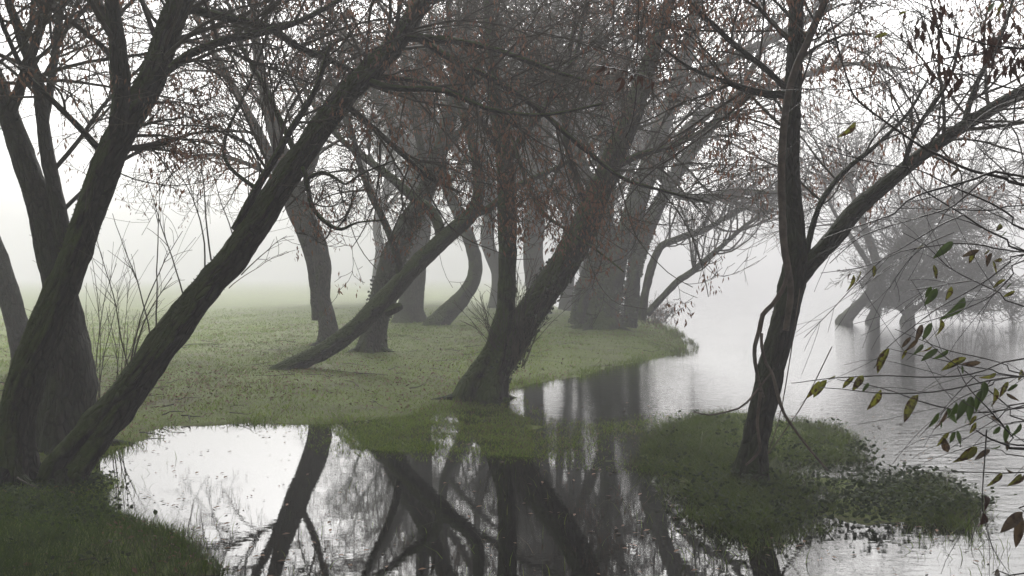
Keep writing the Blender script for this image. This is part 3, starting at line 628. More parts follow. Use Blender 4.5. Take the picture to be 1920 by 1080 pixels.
cs = [(0, .3, 1, 34, 1.), (1, .25, 1, 22, .8), (2, .25, 1, 22, .8), (3, .25, 1, 22, .8)]
p = gxy(712, 568); T1 = free_tree('faint tree deep in the mist behind the stout mossy trunk', p[0], p[1], 13.0, 1.0, .34, cs, 4.5, l1=3.6, n2=7, n3=6, n4=0, r1=.05, rmin=.009)
p = gxy(925, 583); T2 = free_tree('faint trunk in the mist behind the upright stem of the double trunk', p[0], p[1], 13.5, -1.2, .36, cs, 4.2, l1=3.8, n2=7, n3=6, n4=0, r1=.05, rmin=.009)
for (u, v, src, rz, s, lab) in [
    (1065, 580, T1, 4.0, .98, 'faint tree behind the slanting stem of the double trunk'),
    (778, 572, T1, 2.2, 1.05, 'dim tree in the mist exactly behind the pale straight trunk'),
    (948, 566, T1, 5.3, 1.05, 'dim tree far behind the upright stem of the double trunk'),
    (1098, 572, T2, 0.6, 1.05, 'dim tree far behind the left stem of the ivy-clad clump'),
    (1128, 588, T2, 2.9, 1.0, 'hazy tree whose crown rises behind the grassy point')]:
    p = gxy(u, v); copy_tree(src, lab, p[0], p[1], rz, s)
cs3 = [(0, .35, 1, 30, 1.), (1, .25, 1, 22, .9), (2, .25, 1, 22, .9), (3, .25, 1, 22, .9)]  # unseen leafy trees, added to shade the near bank and islet
T3 = free_tree('unseen shade tree full of dry leaves, added left of the near bank', -6.8, 0.5, 10.5, 1.0, .30, cs3, 5.2, l1=3.4, n2=7, n3=5, n4=0, r1=.05, rmin=.006, leafy=7000)
T3['group'] = 'added shade trees round the viewpoint'
for (x, y, rz, s, lab) in [
    (-3.6, -3.6, 2.0, 1.0, 'unseen shade tree full of dry leaves, added behind the viewpoint by the bank'), (3.4, -3.4, 3.6, 1.0, 'unseen shade tree full of dry leaves, added behind the viewpoint by the shrub'),
    (6.3, 1.0, 5.2, 1.0, 'unseen shade tree full of dry leaves, added beyond the overhanging shrub'), (-9.8, 6.6, .3, 1.0, 'unseen shade tree full of dry leaves, added left of the thick near trunk'),
    (-11.5, 2.6, 4.4, 1.0, 'unseen shade tree full of dry leaves, added farthest to the left'), (0.2, -8.0, 1.2, 1.1, 'unseen shade tree full of dry leaves, added far behind the viewpoint'), (8.2, 6.6, 4.1, 1.0, 'unseen shade tree full of dry leaves, added beyond the islet')]:
    copy_tree(T3, lab, x, y, rz, s)
print('TRI after far', TRI)

def roots(tr, n, reach, r0):
    root, axes, _ = tr; b = axes[0].P[0].copy(); R = axes[0].R[0]
    a0 = rng.uniform(0, 6.28)
    for q in range(n):
        az = a0 + q * 6.283 / n + rng.normal() * .25; L = reach * rng.uniform(.55, 1.2); K = 9; t = np.linspace(0, 1, K)
        az_ = az + np.cumsum(rng.normal(size=K) * .12)
        x = b[0] + np.cumsum(np.cos(az_) * L / K) + np.cos(az) * R * .3; y = b[1] + np.cumsum(np.sin(az_) * L / K) + np.sin(az) * R * .3
        z = height(np.column_stack([x, y])); z = np.maximum(z, -.03) + .12 * np.exp(-t * 5.5) * R / .2 - .005 - .05 * t ** 2
        a = Axis(); a.Q = catmull(np.column_stack([x, y, z, r0 * (1 - .85 * t) * rng.uniform(.8, 1.2)]), .05); a.P = a.Q[:, :3]; a.R = np.maximum(a.Q[:, 3], .006)
        put('root', stem_mesh('root', a, M_BARK, 10, 0, .2, seed=q), root)
for tr, n, rc, r0 in ((A, 5, .6, .07), (B, 4, .55, .06), (Cc, 5, .7, .08), (J, 6, .8, .08), (Mt, 4, .4, .04), (Fq, 5, .6, .07), (G, 5, .65, .08), (H, 5, .9, .12), (K_, 7, 1.2, .12)): roots(tr, n, rc, r0)
def moss_tufts(tr, k, n, l):
    root, axes, _ = tr; a = axes[k]; K = len(a.P); i = rng.integers(1, K - 1, n); T = norm(a.P[i + 1] - a.P[i - 1])
    d = rng.normal(size=(n, 3)) + np.array([-.8, -.3, .9]); d = norm(d - (d * T).sum(1, keepdims=True) * T)
    keep = mk = np.array([mnoise.noise(tuple(a.P[q] * 2.2 + d[w] * .6)) for w, q in enumerate(i)]) > -.05
    i, d = i[keep], d[keep]; n = len(i); p = a.P[i] + d * a.R[i][:, None] * .97; sd = norm(np.cross(d, rng.normal(size=(n, 3)))); h_ = rng.uniform(.5, 1.4, n)[:, None] * l
    tip = p + d * h_ + rng.normal(size=(n, 3)) * l * .5
    V = np.stack([p - sd * l * .35, p + sd * l * .35, tip], 1).reshape(-1, 3)
    tag(put('moss', mesh('moss', V, [np.arange(3 * n).reshape(n, 3)], M_MOSS, False), root), kind='stuff')
moss_tufts(A, 0, 12600, 0.0110); moss_tufts(B, 0, 12600, 0.0110); moss_tufts(J, 0, 7000, 0.0130); moss_tufts(J, 1, 7000, 0.0130); moss_tufts(E, 0, 7000, 0.0140); moss_tufts(Mt, 0, 7000, 0.0080); moss_tufts(Cc, 0, 7000, 0.0110)
def ivy(tr, ks, n, size, tmax):
    root, axes, _ = tr; Vs = []
    for k in ks:
        a = axes[k]; K = len(a.P); i = (rng.beta(1, 1.6, n) * tmax * (K - 2)).astype(int) + 1; T = norm(a.P[i + 1] - a.P[i - 1]) if K > 3 else None
        d = rng.normal(size=(n, 3)); d = norm(d - (d * T).sum(1, keepdims=True) * T)
        keep = np.array([mnoise.noise(tuple(a.P[q] * 1.1 + d[w] * .5)) for w, q in enumerate(i)]) > -.12; i, d = i[keep], d[keep]; m_ = len(i)
        c_ = a.P[i] + d * (a.R[i] * rng.uniform(1.0, 1.28, m_))[:, None]; nr = norm(d + rng.normal(size=(m_, 3)) * .5); e = norm(np.cross(nr, rng.normal(size=(m_, 3)))); f_ = np.cross(nr, e); l = size * rng.uniform(.5, 1.2, m_)[:, None]
        Vs.append(np.stack([c_ - e * l, c_ + f_ * l * .8, c_ + e * l - nr * l * .4, c_ - f_ * l * .8], 1).reshape(-1, 3))
    V = np.concatenate(Vs); tag(put('ivy', mesh('ivy', V, [np.arange(len(V)).reshape(-1, 4)], M_IVY, False), root), kind='stuff')
ivy(K_, (0, 1, 2), 3800, .055, .62); ivy(G, (0,), 1200, .04, .4); ivy(J, (1,), 900, .03, .5)
# --- shoots on B and at its foot
bA = B[1][0]
def along(ax, t): return ax.P[np.clip((np.asarray(t) * (len(ax.P) - 1)).astype(int), 0, len(ax.P) - 1)]
n = 11; st = along(bA, rng.uniform(.14, .42, n)) + np.array([-.08, -.05, .08])
shoots(B[0], st, norm(np.column_stack([rng.uniform(-.35, .12, n), rng.uniform(-.3, .3, n), np.ones(n)])), rng.uniform(.7, 1.5, n), rng.uniform(.005, .008, n), n2=5)
n = 6; st = along(bA, rng.uniform(.28, .5, n)) + np.array([.12, -.05, -.1])
shoots(B[0], st, norm(np.column_stack([rng.uniform(.6, 1., n), rng.uniform(-.3, .3, n), rng.uniform(.2, .9, n)])), rng.uniform(.5, .9, n), rng.uniform(.004, .006, n), n2=5, trop=0.2, wander=.07)
n = 9; st = along(bA, rng.uniform(.38, .5, n)) + np.array([-.1, -.05, .08])
shoots(B[0], st, norm(np.column_stack([rng.uniform(-.3, .3, n), rng.uniform(-.3, .3, n), np.ones(n)])), rng.uniform(.8, 1.9, n), rng.uniform(.006, .010, n), n2=7)
# bare shrub behind the slanting trunk
p0 = on_ground(180, 800, .1); root = empty('bare_shrub', p0); tag(root, 'bare shrub of thin upright shoots between the two near trunks', 'shrub')
for q in range(13):
    u = rng.uniform(165, 225); b = on_ground(u, rng.uniform(770, 815), .05)
    shoots(root, b[None], norm(np.array([[rng.uniform(-.12, .22), rng.uniform(-.15, .1), 1.0]])), np.array([rng.uniform(1.0, 2.4)]), np.array([rng.uniform(.005, .008)]), n2=7, K=16, wander=.03)
# small shrub on the grassy point
p0 = on_ground(1228, 606, .15); root = empty('bank_shrub', p0); tag(root, 'small reddish brown shrub at the foot of the ivy-clad clump', 'shrub')
n = 60; d = norm(np.column_stack([rng.normal(size=n) * .55, rng.normal(size=n) * .5, np.ones(n)]))
shoots(root, p0[None] + rng.normal(size=(n, 3)) * [.25, .25, .02], d, rng.uniform(.4, .9, n), np.full(n, .008), name='twigs', n2=6, K=7, wander=.12, rmin=.006)
q = p0[None] + np.column_stack([rng.normal(size=(130, 2)) * .3, rng.uniform(.05, .7, 130)])
V, f = keys(q, 5, .07, .07); tag(put('leaves', mesh('leaves', V, [f], M_KEYS, False), root), kind='stuff')

# ------------------------------------------------------------------ overhanging leafy shrub at the right, close to the camera
Z1 = lambda L: [(1500 + x / 3.6, 0 + y / 3.6) for x, y in L]
Z2 = lambda L: [(1500 + x / 3.6, 280 + y / 3.6) for x, y in L]
Z3 = lambda L: [(1500 + x / 3.6, 560 + y / 3.6) for x, y in L]
Z4 = lambda L: [(1500 + x / 3.857, 800 + y / 3.857) for x, y in L]
SH = empty('overhanging_shrub', (2.55, 2.9, -0.3)); tag(SH, 'leafy shrub whose thin dark branches with green and yellow leaves reach in from the right', 'shrub')
STEMS = [  # (pixels from the outer end inwards, base width px, depth at the edge, depth change)
    (Z3([(1512, 405), (1240, 485), (1090, 520), (850, 530), (600, 520), (420, 525), (180, 540), (0, 565), (-60, 570)]), 3.0, 2.7, -.1),
    (Z3([(1500, 525), (1250, 560), (1100, 595), (900, 630), (700, 640), (500, 635), (280, 610), (130, 600)]), 3.0, 2.6, -.1),
    (Z3([(1512, 735), (1280, 765), (1150, 765), (990, 740), (800, 690), (640, 630), (450, 580), (250, 545)]), 3.0, 2.5, .1),
    (Z3([(1512, 510), (1400, 450), (1250, 405), (1000, 350), (830, 285), (640, 205)]), 2.4, 2.6, .2),
    (Z3([(1480, 525), (1300, 480), (1130, 455), (960, 415), (720, 365), (590, 335)]), 2.4, 2.8, .0),
    (Z3([(1512, 820), (1420, 740), (1300, 640), (1180, 540), (1100, 480), (950, 370), (840, 270), (760, 195)]), 2.6, 2.4, .2),
    (Z3([(1470, 990), (1440, 940), (1330, 810), (1250, 720), (1170, 640), (1110, 560), (1060, 460)]), 3.2, 2.3, .1),
    (Z3([(1420, 530), (1300, 580), (1150, 640), (1050, 690), (980, 750), (870, 860), (800, 940)]), 2.4, 2.6, -.1),
    (Z3([(1190, 515), (1100, 600), (1000, 710), (970, 750)]), 2.0, 2.5, .0),
    (Z3([(1512, 705), (1400, 740), (1250, 790), (1130, 850), (1000, 905), (950, 930)]), 2.4, 2.7, -.1),
    (Z3([(1512, 720), (1350, 800), (1200, 890), (1000, 1020)]), 2.4, 2.5, -.1),
    (Z4([(1620, 160), (1510, 135), (1380, 90), (1270, 25)]), 5.0, 2.3, -.1),
    (Z4([(1350, 20), (1335, 250), (1320, 450), (1320, 600), (1345, 720), (1400, 890), (1510, 1060)]), 2.6, 2.2, .0),
    (Z4([(1620, 330), (1330, 330), (1100, 325), (990, 315)]), 2.4, 2.4, .0),
    (Z4([(1620, 215), (1460, 170), (1280, 145)]), 2.0, 2.4, .0),
    (Z4([(1620, 1060), (1510, 1070), (1430, 1040), (1390, 1060)]), 2.6, 2.1, .0),
    (Z4([(1660, 560), (1620, 610), (1600, 640)]), 3.0, 2.1, .0),
    (Z3([(1512, 825), (1440, 840), (1330, 850), (1300, 870)]), 2.0, 2.5, .0),
    (Z2([(1512, 240), (1400, 200), (1300, 175), (1180, 150), (1050, 100), (940, 40), (850, 0)]) + Z1([(700, 910), (560, 810), (440, 720), (360, 640), (310, 500), (260, 330), (220, 180), (190, 80)]), 6.0, 2.9, .5),
    (Z2([(1512, 690), (1400, 610), (1250, 540), (1100, 440), (950, 350), (800, 240), (700, 60)]), 4.0, 2.8, .3),
    (Z2([(1512, 185), (1320, 150), (1180, 200), (1000, 250), (850, 290), (720, 350), (640, 430), (540, 470), (330, 540), (140, 610)]), 4.6, 2.9, .4),
    (Z2([(1512, 540), (1440, 460), (1300, 370), (1140, 300), (980, 230), (800, 140), (500, 90), (200, 10)]), 4.0, 2.8, .4),
    (Z2([(1260, 185), (1100, 330), (1000, 400), (800, 460), (600, 520), (430, 580), (320, 660), (200, 770)]), 3.2, 2.95, .3),
    (Z2([(1512, 380), (1300, 410), (1100, 410), (800, 400), (560, 395)]), 2.4, 2.9, .2),
    (Z2([(1460, 690), (1250, 650), (1060, 635), (850, 660), (680, 690), (550, 750), (400, 800), (140, 835)]), 2.6, 2.8, .2),
    (Z2([(1512, 710), (1420, 760), (1280, 870), (1100, 980), (920, 1080)]) + Z3([(750, 200), (590, 330), (500, 470)]), 2.8, 2.6, .2),
    (Z2([(1512, 750), (1440, 840), (1320, 970), (1200, 1040), (1060, 1095), (900, 1150), (770, 1185)]), 2.6, 2.5, .2),
    (Z2([(1170, 885), (1000, 910), (880, 935), (765, 950)]), 2.0, 2.6, .1),
    (Z2([(1512, 1060), (1350, 970), (1180, 890), (1010, 800), (850, 650), (690, 560)]), 2.6, 2.7, .2),
    (Z2([(1110, 440), (950, 510), (800, 600), (650, 690), (560, 740), (330, 960), (220, 1080), (30, 1270)]), 2.6, 2.9, .3),
    (Z2([(1040, 560), (880, 630), (760, 720), (680, 820), (600, 945)]), 2.0, 2.9, .2),
    (Z1([(1530, -40), (1400, 170), (1330, 320), (1290, 480), (1230, 640)]), 3.0, 2.8, .2),
    (Z1([(1512, 330), (1300, 310), (1050, 240), (950, 210), (880, 150), (770, 60), (700, 0)]), 3.6, 2.9, .2),
    (Z1([(1512, 330), (1200, 370), (1000, 390), (870, 420), (700, 480), (560, 560), (350, 605), (180, 600), (-120, 610)]), 3.2, 3.0, .4),
    (Z1([(1512, 610), (1300, 560), (1100, 480), (890, 410), (800, 490), (650, 570), (500, 640), (250, 770), (0, 930)]), 3.0, 3.1, .4),
    (Z1([(1560, 560), (1420, 860), (1200, 820), (900, 780), (650, 780), (400, 830), (150, 830)]), 3.0, 3.0, .3),
    (Z1([(1512, 800), (1300, 1000), (1150, 1080)]), 2.4, 2.8, .1),
]
stem_pts = []
for n, (px, wd, Y0, dY) in enumerate(STEMS):
    k = len(px); wd *= 1.12; ws = np.linspace(wd, max(.9, wd * .4), k)
    full = [(u, v, w_) for (u, v), w_ in zip(px, ws)]
    if px[0][0] > 1890:                                   # carry it on outside the frame to the shrub's own stem
        u0, v0 = px[0]; full = [(u0 + 620, v0 + (720 - v0) * .35 - 60, wd * 2.2), (u0 + 250, v0 + (720 - v0) * .08 - 10, wd * 1.4)] + full
        dd = dY
    a = make_axis(full, Y0, dY, .03, .0007)
    put('stem', stem_mesh('stem', a, M_TWIG_DARK, 6, 0, .10, seed=n), SH)
    kk = F / (a.P[:, 1] * CT - (a.P[:, 2] - CAM_H) * ST)
    stem_pts.append(np.column_stack([960 + a.P[:, 0] * kk, 540 - (a.P[:, 1] * ST + (a.P[:, 2] - CAM_H) * CT) * kk, a.P[:, 1]]))
    m_ = 3 if n < 18 else 7                               # small bare side twigs
    s, d, pr, t, i = spawn(a.P[None], a.R[None], m_, .25, .98, (.3, .8)); d[:, 1] *= .3
    pt, qt = grow(s, d, rng.uniform(.06, .30, m_), np.maximum(pr * .55, .0008), 7, .07, .06, -9, .0007, .5)
    V, f = tubes(pt, qt, 4); tag(put('side_twigs', mesh('side_twigs', V, [f], M_TWIG_DARK), SH), kind='stuff')
stem_pts = np.concatenate(stem_pts)
a = Axis(); a.Q = catmull([(2.6, 2.9, -.5, .06), (2.5, 2.85, .4, .05), (2.45, 2.9, 1.2, .042), (2.3, 2.9, 2.0, .035), (2.0, 3.0, 2.7, .026), (1.3, 3.1, 3.1, .018), (.5, 3.1, 3.15, .011), (.2, 3.1, 3.0, .005)], .06); a.P = a.Q[:, :3]; a.R = a.Q[:, 3]
put('main_stem', stem_mesh('main_stem', a, M_TWIG_DARK, 10, 0, .1), SH)
def leaf_mesh(name, mat, droop, fold, curl):
    K = 9; y = np.linspace(0, 1, K); wd = 0.155 * np.sin(np.pi * np.clip(y, 0, 1) ** 0.8) ** 0.8 + 0.002
    V = []
    for k in range(K):
        z = -droop * y[k] ** 2
        for sx in (-1, -.5, 0, .5, 1):
            V.append((sx * wd[k], y[k] - 0.02 * abs(sx), z + fold * abs(sx) * wd[k] + curl * math.sin(9 * y[k] + 2 * sx) * abs(sx)))
    idx = np.arange(K * 5).reshape(K, 5)
    q = np.stack([idx[:-1, :-1], idx[:-1, 1:], idx[1:, 1:], idx[1:, :-1]], -1).reshape(-1, 4)
    return mesh(name, V, [q], mat, True)
LEAF = [[leaf_mesh('leaf', mt, dr, fo, cu) for (dr, fo, cu) in ((.12, .5, .010), (.30, .8, .016), (-.1, .35, .008))] for mt in M_LEAF]
def put_leaf(parent, b, tpt, Y, kind, fat=1.0, meshes=None):
    p, q = Vector(at(*b, Y)), Vector(at(*tpt, Y + rng.uniform(-.03, .03)))
    yv = (q - p); L = yv.length; yv.normalize()
    nrm = Vector((rng.normal() * .55, -1.0 + rng.normal() * .35, rng.normal() * .5 + .2)); xv = yv.cross(nrm).normalized(); zv = xv.cross(yv)
    me = (meshes or LEAF[kind])[rng.integers(3)]
    o = bpy.data.objects.new('leaf', me); C.objects.link(o); o.parent = parent
    s = L; o.matrix_parent_inverse = Matrix.Translation(-Vector(parent.location))
    o.matrix_basis = Matrix(((xv.x * s * fat, yv.x * s, zv.x * s, p.x), (xv.y * s * fat, yv.y * s, zv.y * s, p.y), (xv.z * s * fat, yv.z * s, zv.z * s, p.z), (0, 0, 0, 1)))
    return o
LEAVES = [(Z3, [(600, 340, 500, 500, 1), (1110, -10, 990, 155, 0), (945, 140, 950, 275, 1), (885, 165, 820, 285, 0), (825, 175, 770, 290, 2), (750, 260, 680, 335, 2), (800, 270, 700, 350, 2), (720, 340, 685, 408, 1),
    (830, 310, 775, 375, 0), (890, 320, 810, 370, 1), (930, 340, 812, 432, 0), (1000, 350, 915, 410, 0), (1120, 400, 955, 475, 1), (1220, 430, 1080, 440, 2), (1095, 455, 1100, 508, 0), (1325, 500, 1230, 550, 1),
    (240, 520, 180, 540, 1), (130, 555, 50, 680, 1), (180, 550, 80, 670, 1), (365, 530, 275, 605, 1), (425, 520, 355, 620, 1), (465, 570, 415, 630, 0), (545, 615, 460, 765, 1), (795, 650, 690, 835, 1),
    (990, 745, 1050, 840, 0), (1055, 700, 1010, 835, 0), (1110, 680, 1065, 820, 0), (1155, 660, 1140, 820, 0), (1225, 620, 1175, 760, 0), (1245, 560, 1235, 700, 0), (1310, 600, 1325, 740, 1), (1405, 560, 1345, 670, 1),
    (1470, 580, 1395, 625, 0), (1395, 640, 1470, 690, 2), (935, 770, 870, 880, 0), (985, 755, 915, 905, 2), (955, 830, 945, 880, 0), (1190, 790, 1140, 860, 1), (1185, 835, 1150, 920, 1), (1120, 810, 1118, 840, 0),
    (1285, 795, 1345, 840, 2), (1350, 860, 1300, 930, 0), (1395, 850, 1375, 975, 0), (1490, 840, 1440, 940, 0), (1005, 900, 915, 995, 1), (970, 940, 1000, 1065, 2), (1050, 900, 1018, 975, 0), (1060, 890, 1078, 990, 0),
    (1190, 1000, 1070, 1075, 1), (1280, 1020, 1180, 1085, 2), (1400, 960, 1390, 1035, 2), (1500, 480, 1480, 550, 1), (1350, 990, 1280, 1030, 0)]),
    (Z4, [(1460, 335, 1375, 430, 1), (1540, 325, 1465, 305, 2), (1600, 345, 1525, 430, 1), (1620, 350, 1550, 435, 2), (1605, 620, 1435, 780, 2), (1600, 640, 1560, 890, 2), (1280, 145, 1140, 270, 1), (1440, 1045, 1390, 1080, 2)]),
    (Z2, [(360, 845, 340, 960, 1), (410, 820, 378, 915, 1), (500, 785, 500, 865, 1), (345, 835, 310, 880, 2), (840, 650, 780, 670, 1), (1030, 625, 905, 735, 0), (905, 780, 912, 885, 1), (885, 925, 845, 1000, 0), (925, 940, 845, 1055, 0),
    (1020, 925, 988, 1030, 1), (1210, 680, 1085, 730, 2), (1180, 680, 1140, 775, 1), (1280, 680, 1235, 710, 1), (1295, 700, 1255, 790, 2), (1365, 745, 1300, 750, 1), (1300, 755, 1318, 850, 1), (1400, 545, 1340, 590, 0), (1360, 510, 1330, 545, 1),
    (1430, 905, 1390, 950, 0), (1450, 955, 1370, 1000, 1), (1385, 880, 1300, 925, 1), (1075, 130, 1015, 190, 2)]),
    (Z1, [(375, 825, 275, 940, 1), (590, 225, 500, 255, 1), (1310, 20, 1270, 100, 0), (720, 80, 650, 100, 1), (1370, 20, 1330, 100, 1)])]
for zf, L in LEAVES:
    for (x0, y0, x1, y1, kd) in L:
        b, t_ = zf([(x0, y0), (x1, y1)])
        j = np.argmin((stem_pts[:, 0] - b[0]) ** 2 + (stem_pts[:, 1] - b[1]) ** 2)
        put_leaf(SH, b, t_, stem_pts[j, 2] - .01, kd, rng.uniform(.8, 1.15))
DEAD = [leaf_mesh('dead_leaf', M_KEYS_DARK, dr, fo, cu) for (dr, fo, cu) in ((.3, 1.2, .03), (.5, 1.0, .04), (.2, 1.6, .02))]
for b, t_ in ((Z4([(1340, 500), (1345, 600)])), (Z4([(1320, 620), (1310, 755)]))): put_leaf(SH, b, t_, 2.2, 2, meshes=DEAD)
# bunches of dead leaves top right
for (u, v, n, sp_) in [(1752, 20, 9, 24), (1765, 85, 8, 26), (1712, 50, 7, 16), (1856, 55, 9, 22), (1875, 105, 9, 28), (1768, 120, 5, 20), (1880, 15, 5, 18), (1905, 115, 6, 18)]:
    acc = Acc(); P = np.array([at(u + rng.normal() * sp_ * .6, v + rng.normal() * sp_, 3.1 + rng.normal() * .06) for _ in range(n)])
    V, f = keys(P, 3, .045, .016); tag(put('dead_leaf_bunch', mesh('dead_leaf_bunch', V, [f], M_KEYS_DARK, False), SH), kind='stuff')
# hanging dead sprig near the middle top
HT = empty('hanging_twig', at(1196, -10, 3.1)); tag(HT, 'thin dangling twig with small black leaves, hanging from above', 'twig')
Z7 = lambda L: [(1000 + x / 4.5, 60 + y / 4.5) for x, y in L]
for px, wd in ((Z7([(893, -1950), (885, 0), (850, 320), (870, 490), (830, 770), (775, 890)]), 1.8), (Z7([(850, 320), (820, 350), (760, 325), (700, 310), (610, 295), (520, 280)]), 2.0), (Z7([(850, 350), (920, 370), (1000, 405)]), 1.6), (Z7([(690, -1950), (675, 0), (650, 150), (625, 265)]), 1.3)):
    a = make_axis([(u, v, wd) for u, v in px], 3.1, .0, .02, .0008); put('stem', stem_mesh('stem', a, M_TWIG_DARK, 6, 0, .1), HT)
for x0, y0, x1, y1 in [(600, 290, 570, 330), (605, 295, 595, 330), (640, 320, 610, 375), (680, 310, 680, 370), (770, 320, 745, 355), (745, 380, 690, 435), (748, 385, 710, 520), (790, 330, 770, 345), (820, 360, 815, 430), (835, 365, 825, 415), (890, 370, 880, 440), (905, 375, 922, 445), (1000, 410, 970, 510), (1000, 415, 1015, 460), (870, 380, 900, 375)]:
    b, t_ = Z7([(x0, y0), (x1, y1)]); put_leaf(HT, b, t_, 3.1, 2, 1.1, DEAD)

# ------------------------------------------------------------------ grass, ground cover, litter
def blades(P, hgt, wd, tint, lean=.35):
    N = len(P); az = rng.uniform(0, 6.283, N); side = np.column_stack([np.cos(az), np.sin(az), np.zeros(N)])
    ld = np.column_stack([rng.normal(size=(N, 2)) * lean, np.ones(N)])
    top = P + ld * hgt[:, None]; mid = P + ld * np.array([.35, .35, .6]) * hgt[:, None]
    V = np.stack([P - side * wd[:, None], P + side * wd[:, None], mid + side * wd[:, None] * .7, top, mid - side * wd[:, None] * .7], 1)
    b = np.arange(N)[:, None] * 5
    return V.reshape(-1, 3), [b + np.array([[0, 1, 2, 4]]), b + np.array([[4, 2, 3]])], np.repeat(np.column_stack([tint, np.ones(N)]), 5, axis=0)
def scatter(n, r0, r1, a0=-34, a1=34, pw=1.0):
    r = r0 * (r1 / r0) ** rng.uniform(0, 1, n) if pw == 0 else (r0 ** pw + rng.uniform(0, 1, n) * (r1 ** pw - r0 ** pw)) ** (1 / pw)
    a = np.radians(rng.uniform(a0, a1, n)); return np.column_stack([r * np.sin(a), r * np.cos(a)])
green = np.array([[.115, .185, .010], [.140, .215, .013], [.100, .160, .010], [.165, .215, .020]]); straw = np.array([.12, .085, .045])
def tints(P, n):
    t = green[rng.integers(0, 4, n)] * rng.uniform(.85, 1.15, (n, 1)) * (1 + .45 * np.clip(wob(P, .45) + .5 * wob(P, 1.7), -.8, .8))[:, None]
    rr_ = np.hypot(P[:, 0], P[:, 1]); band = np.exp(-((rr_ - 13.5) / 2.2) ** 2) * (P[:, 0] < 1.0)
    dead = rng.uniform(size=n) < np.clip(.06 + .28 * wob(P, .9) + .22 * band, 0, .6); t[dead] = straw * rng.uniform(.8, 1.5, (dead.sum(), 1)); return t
# meadow and banks
P = scatter(380000, 4.6, 46, pw=.6); H = height(P); keep = (H > -.004) & (sdist(P, ISLET) < 0.02) & (sdist(P, FLOOD) < 0.02)
keep &= rng.uniform(size=len(P)) < np.clip(.72 + .9 * wob(P, 1.1) + .5 * wob(P, 3.7), .10, 1) * np.clip((47 - np.hypot(P[:, 0], P[:, 1])) / 22, 0, 1)
P, H = P[keep], H[keep]; r = np.hypot(P[:, 0], P[:, 1]); n = len(P)
hg = rng.uniform(.025, .075, n) * np.clip(1 + .6 * wob(P, 1.3) + .4 * wob(P, 4.5), .5, 1.6) * np.clip(.75 + r * .012, .8, 1.2); wd = .0016 + .00022 * r * rng.uniform(.6, 1.3, n)
V, f, t = blades(np.column_stack([P, H - .01]), hg * .85, wd, tints(P, n), .9)
tag(put('grass', mesh('grass', V, f, M_GRASS, True, {'tint': ('FLOAT_COLOR', t)})), 'short damp grass on the meadow and the near bank', 'grass', kind='stuff'); print('meadow blades', n)
# ragged tufts along the water's edge
P = scatter(260000, 5.5, 33, -26, 13, pw=.9); m_ = sdist(P, MEADOW); keep = (np.abs(m_ - .02 - .10 * wob(P, 3.0)) < .10 + .006 * P[:, 1]) & (rng.uniform(size=len(P)) < np.clip(.3 + 1.3 * wob(P, 4.2), 0, 1)) & (sdist(P, FLOOD) < .1); P = P[keep]; n = len(P); r = np.hypot(*P.T)
V, f, t = blades(np.column_stack([P, np.maximum(height(P), -.02) - .01]), rng.uniform(.03, .11, n) * (.7 + .035 * r), .0014 + .0002 * r * rng.uniform(.6, 1.3, n), tints(P, n) * .75, .7)
tag(put('edge_tufts', mesh('edge_tufts', V, f, M_GRASS, True, {'tint': ('FLOAT_COLOR', t)})), "ragged grass tufts along the water's edge", 'grass', kind='stuff'); print('edge', n)
# longer grass of the near bank, its canopy shade partly painted as a darker tint
P = scatter(60000, 4.4, 8.2, -34, -15, pw=1); H = height(P); keep = (H > -.006) & (rng.uniform(size=len(P)) < np.clip(.55 + 1.0 * wob(P, 2.6), .08, 1)) & (P[:, 1] < 7.0); P, H = P[keep], H[keep]; n = len(P)
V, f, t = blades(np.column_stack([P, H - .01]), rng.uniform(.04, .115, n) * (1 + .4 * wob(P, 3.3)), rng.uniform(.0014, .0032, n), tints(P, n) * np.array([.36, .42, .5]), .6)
tag(put('bank_grass', mesh('bank_grass', V, f, M_GRASS, True, {'tint': ('FLOAT_COLOR', t)})), 'longer grass on the near bank in the lower left corner, shade painted into its tint', 'grass', kind='stuff')
# flooded grass standing in shallow water
P = scatter(200000, 6.5, 13, -14, 12, pw=1); f_ = sdist(P, FLOOD); m_ = sdist(P, MEADOW); isl = sdist(P, ISLET)
edge = np.clip(1 - np.abs(m_) / .35, 0, 1) * (m_ < 0)
pr = np.where(f_ > 0, np.clip(.55 + 1.0 * wob(P, 3.0), .06, 1.) * np.where(P[:, 0] / P[:, 1] < .02, 1., .42) * np.clip((P[:, 1] - 7.7) / 1.2, .25, 1), np.where(f_ > -.35, .07, 0)) + .3 * edge * (wob(P, 6) > .05); keep = (rng.uniform(size=len(P)) < pr) & (isl < 0)
P = P[keep]; n = len(P)
V, f, t = blades(np.column_stack([P, np.full(n, -.02)]), rng.uniform(.025, .06, n), rng.uniform(.0025, .005, n), tints(P, n) * .8, .9)
tag(put('flooded_grass', mesh('flooded_grass', V, f, M_GRASS, True, {'tint': ('FLOAT_COLOR', t)})), 'thin grass standing out of the shallow flood water', 'grass', kind='stuff'); print('flood blades', n)
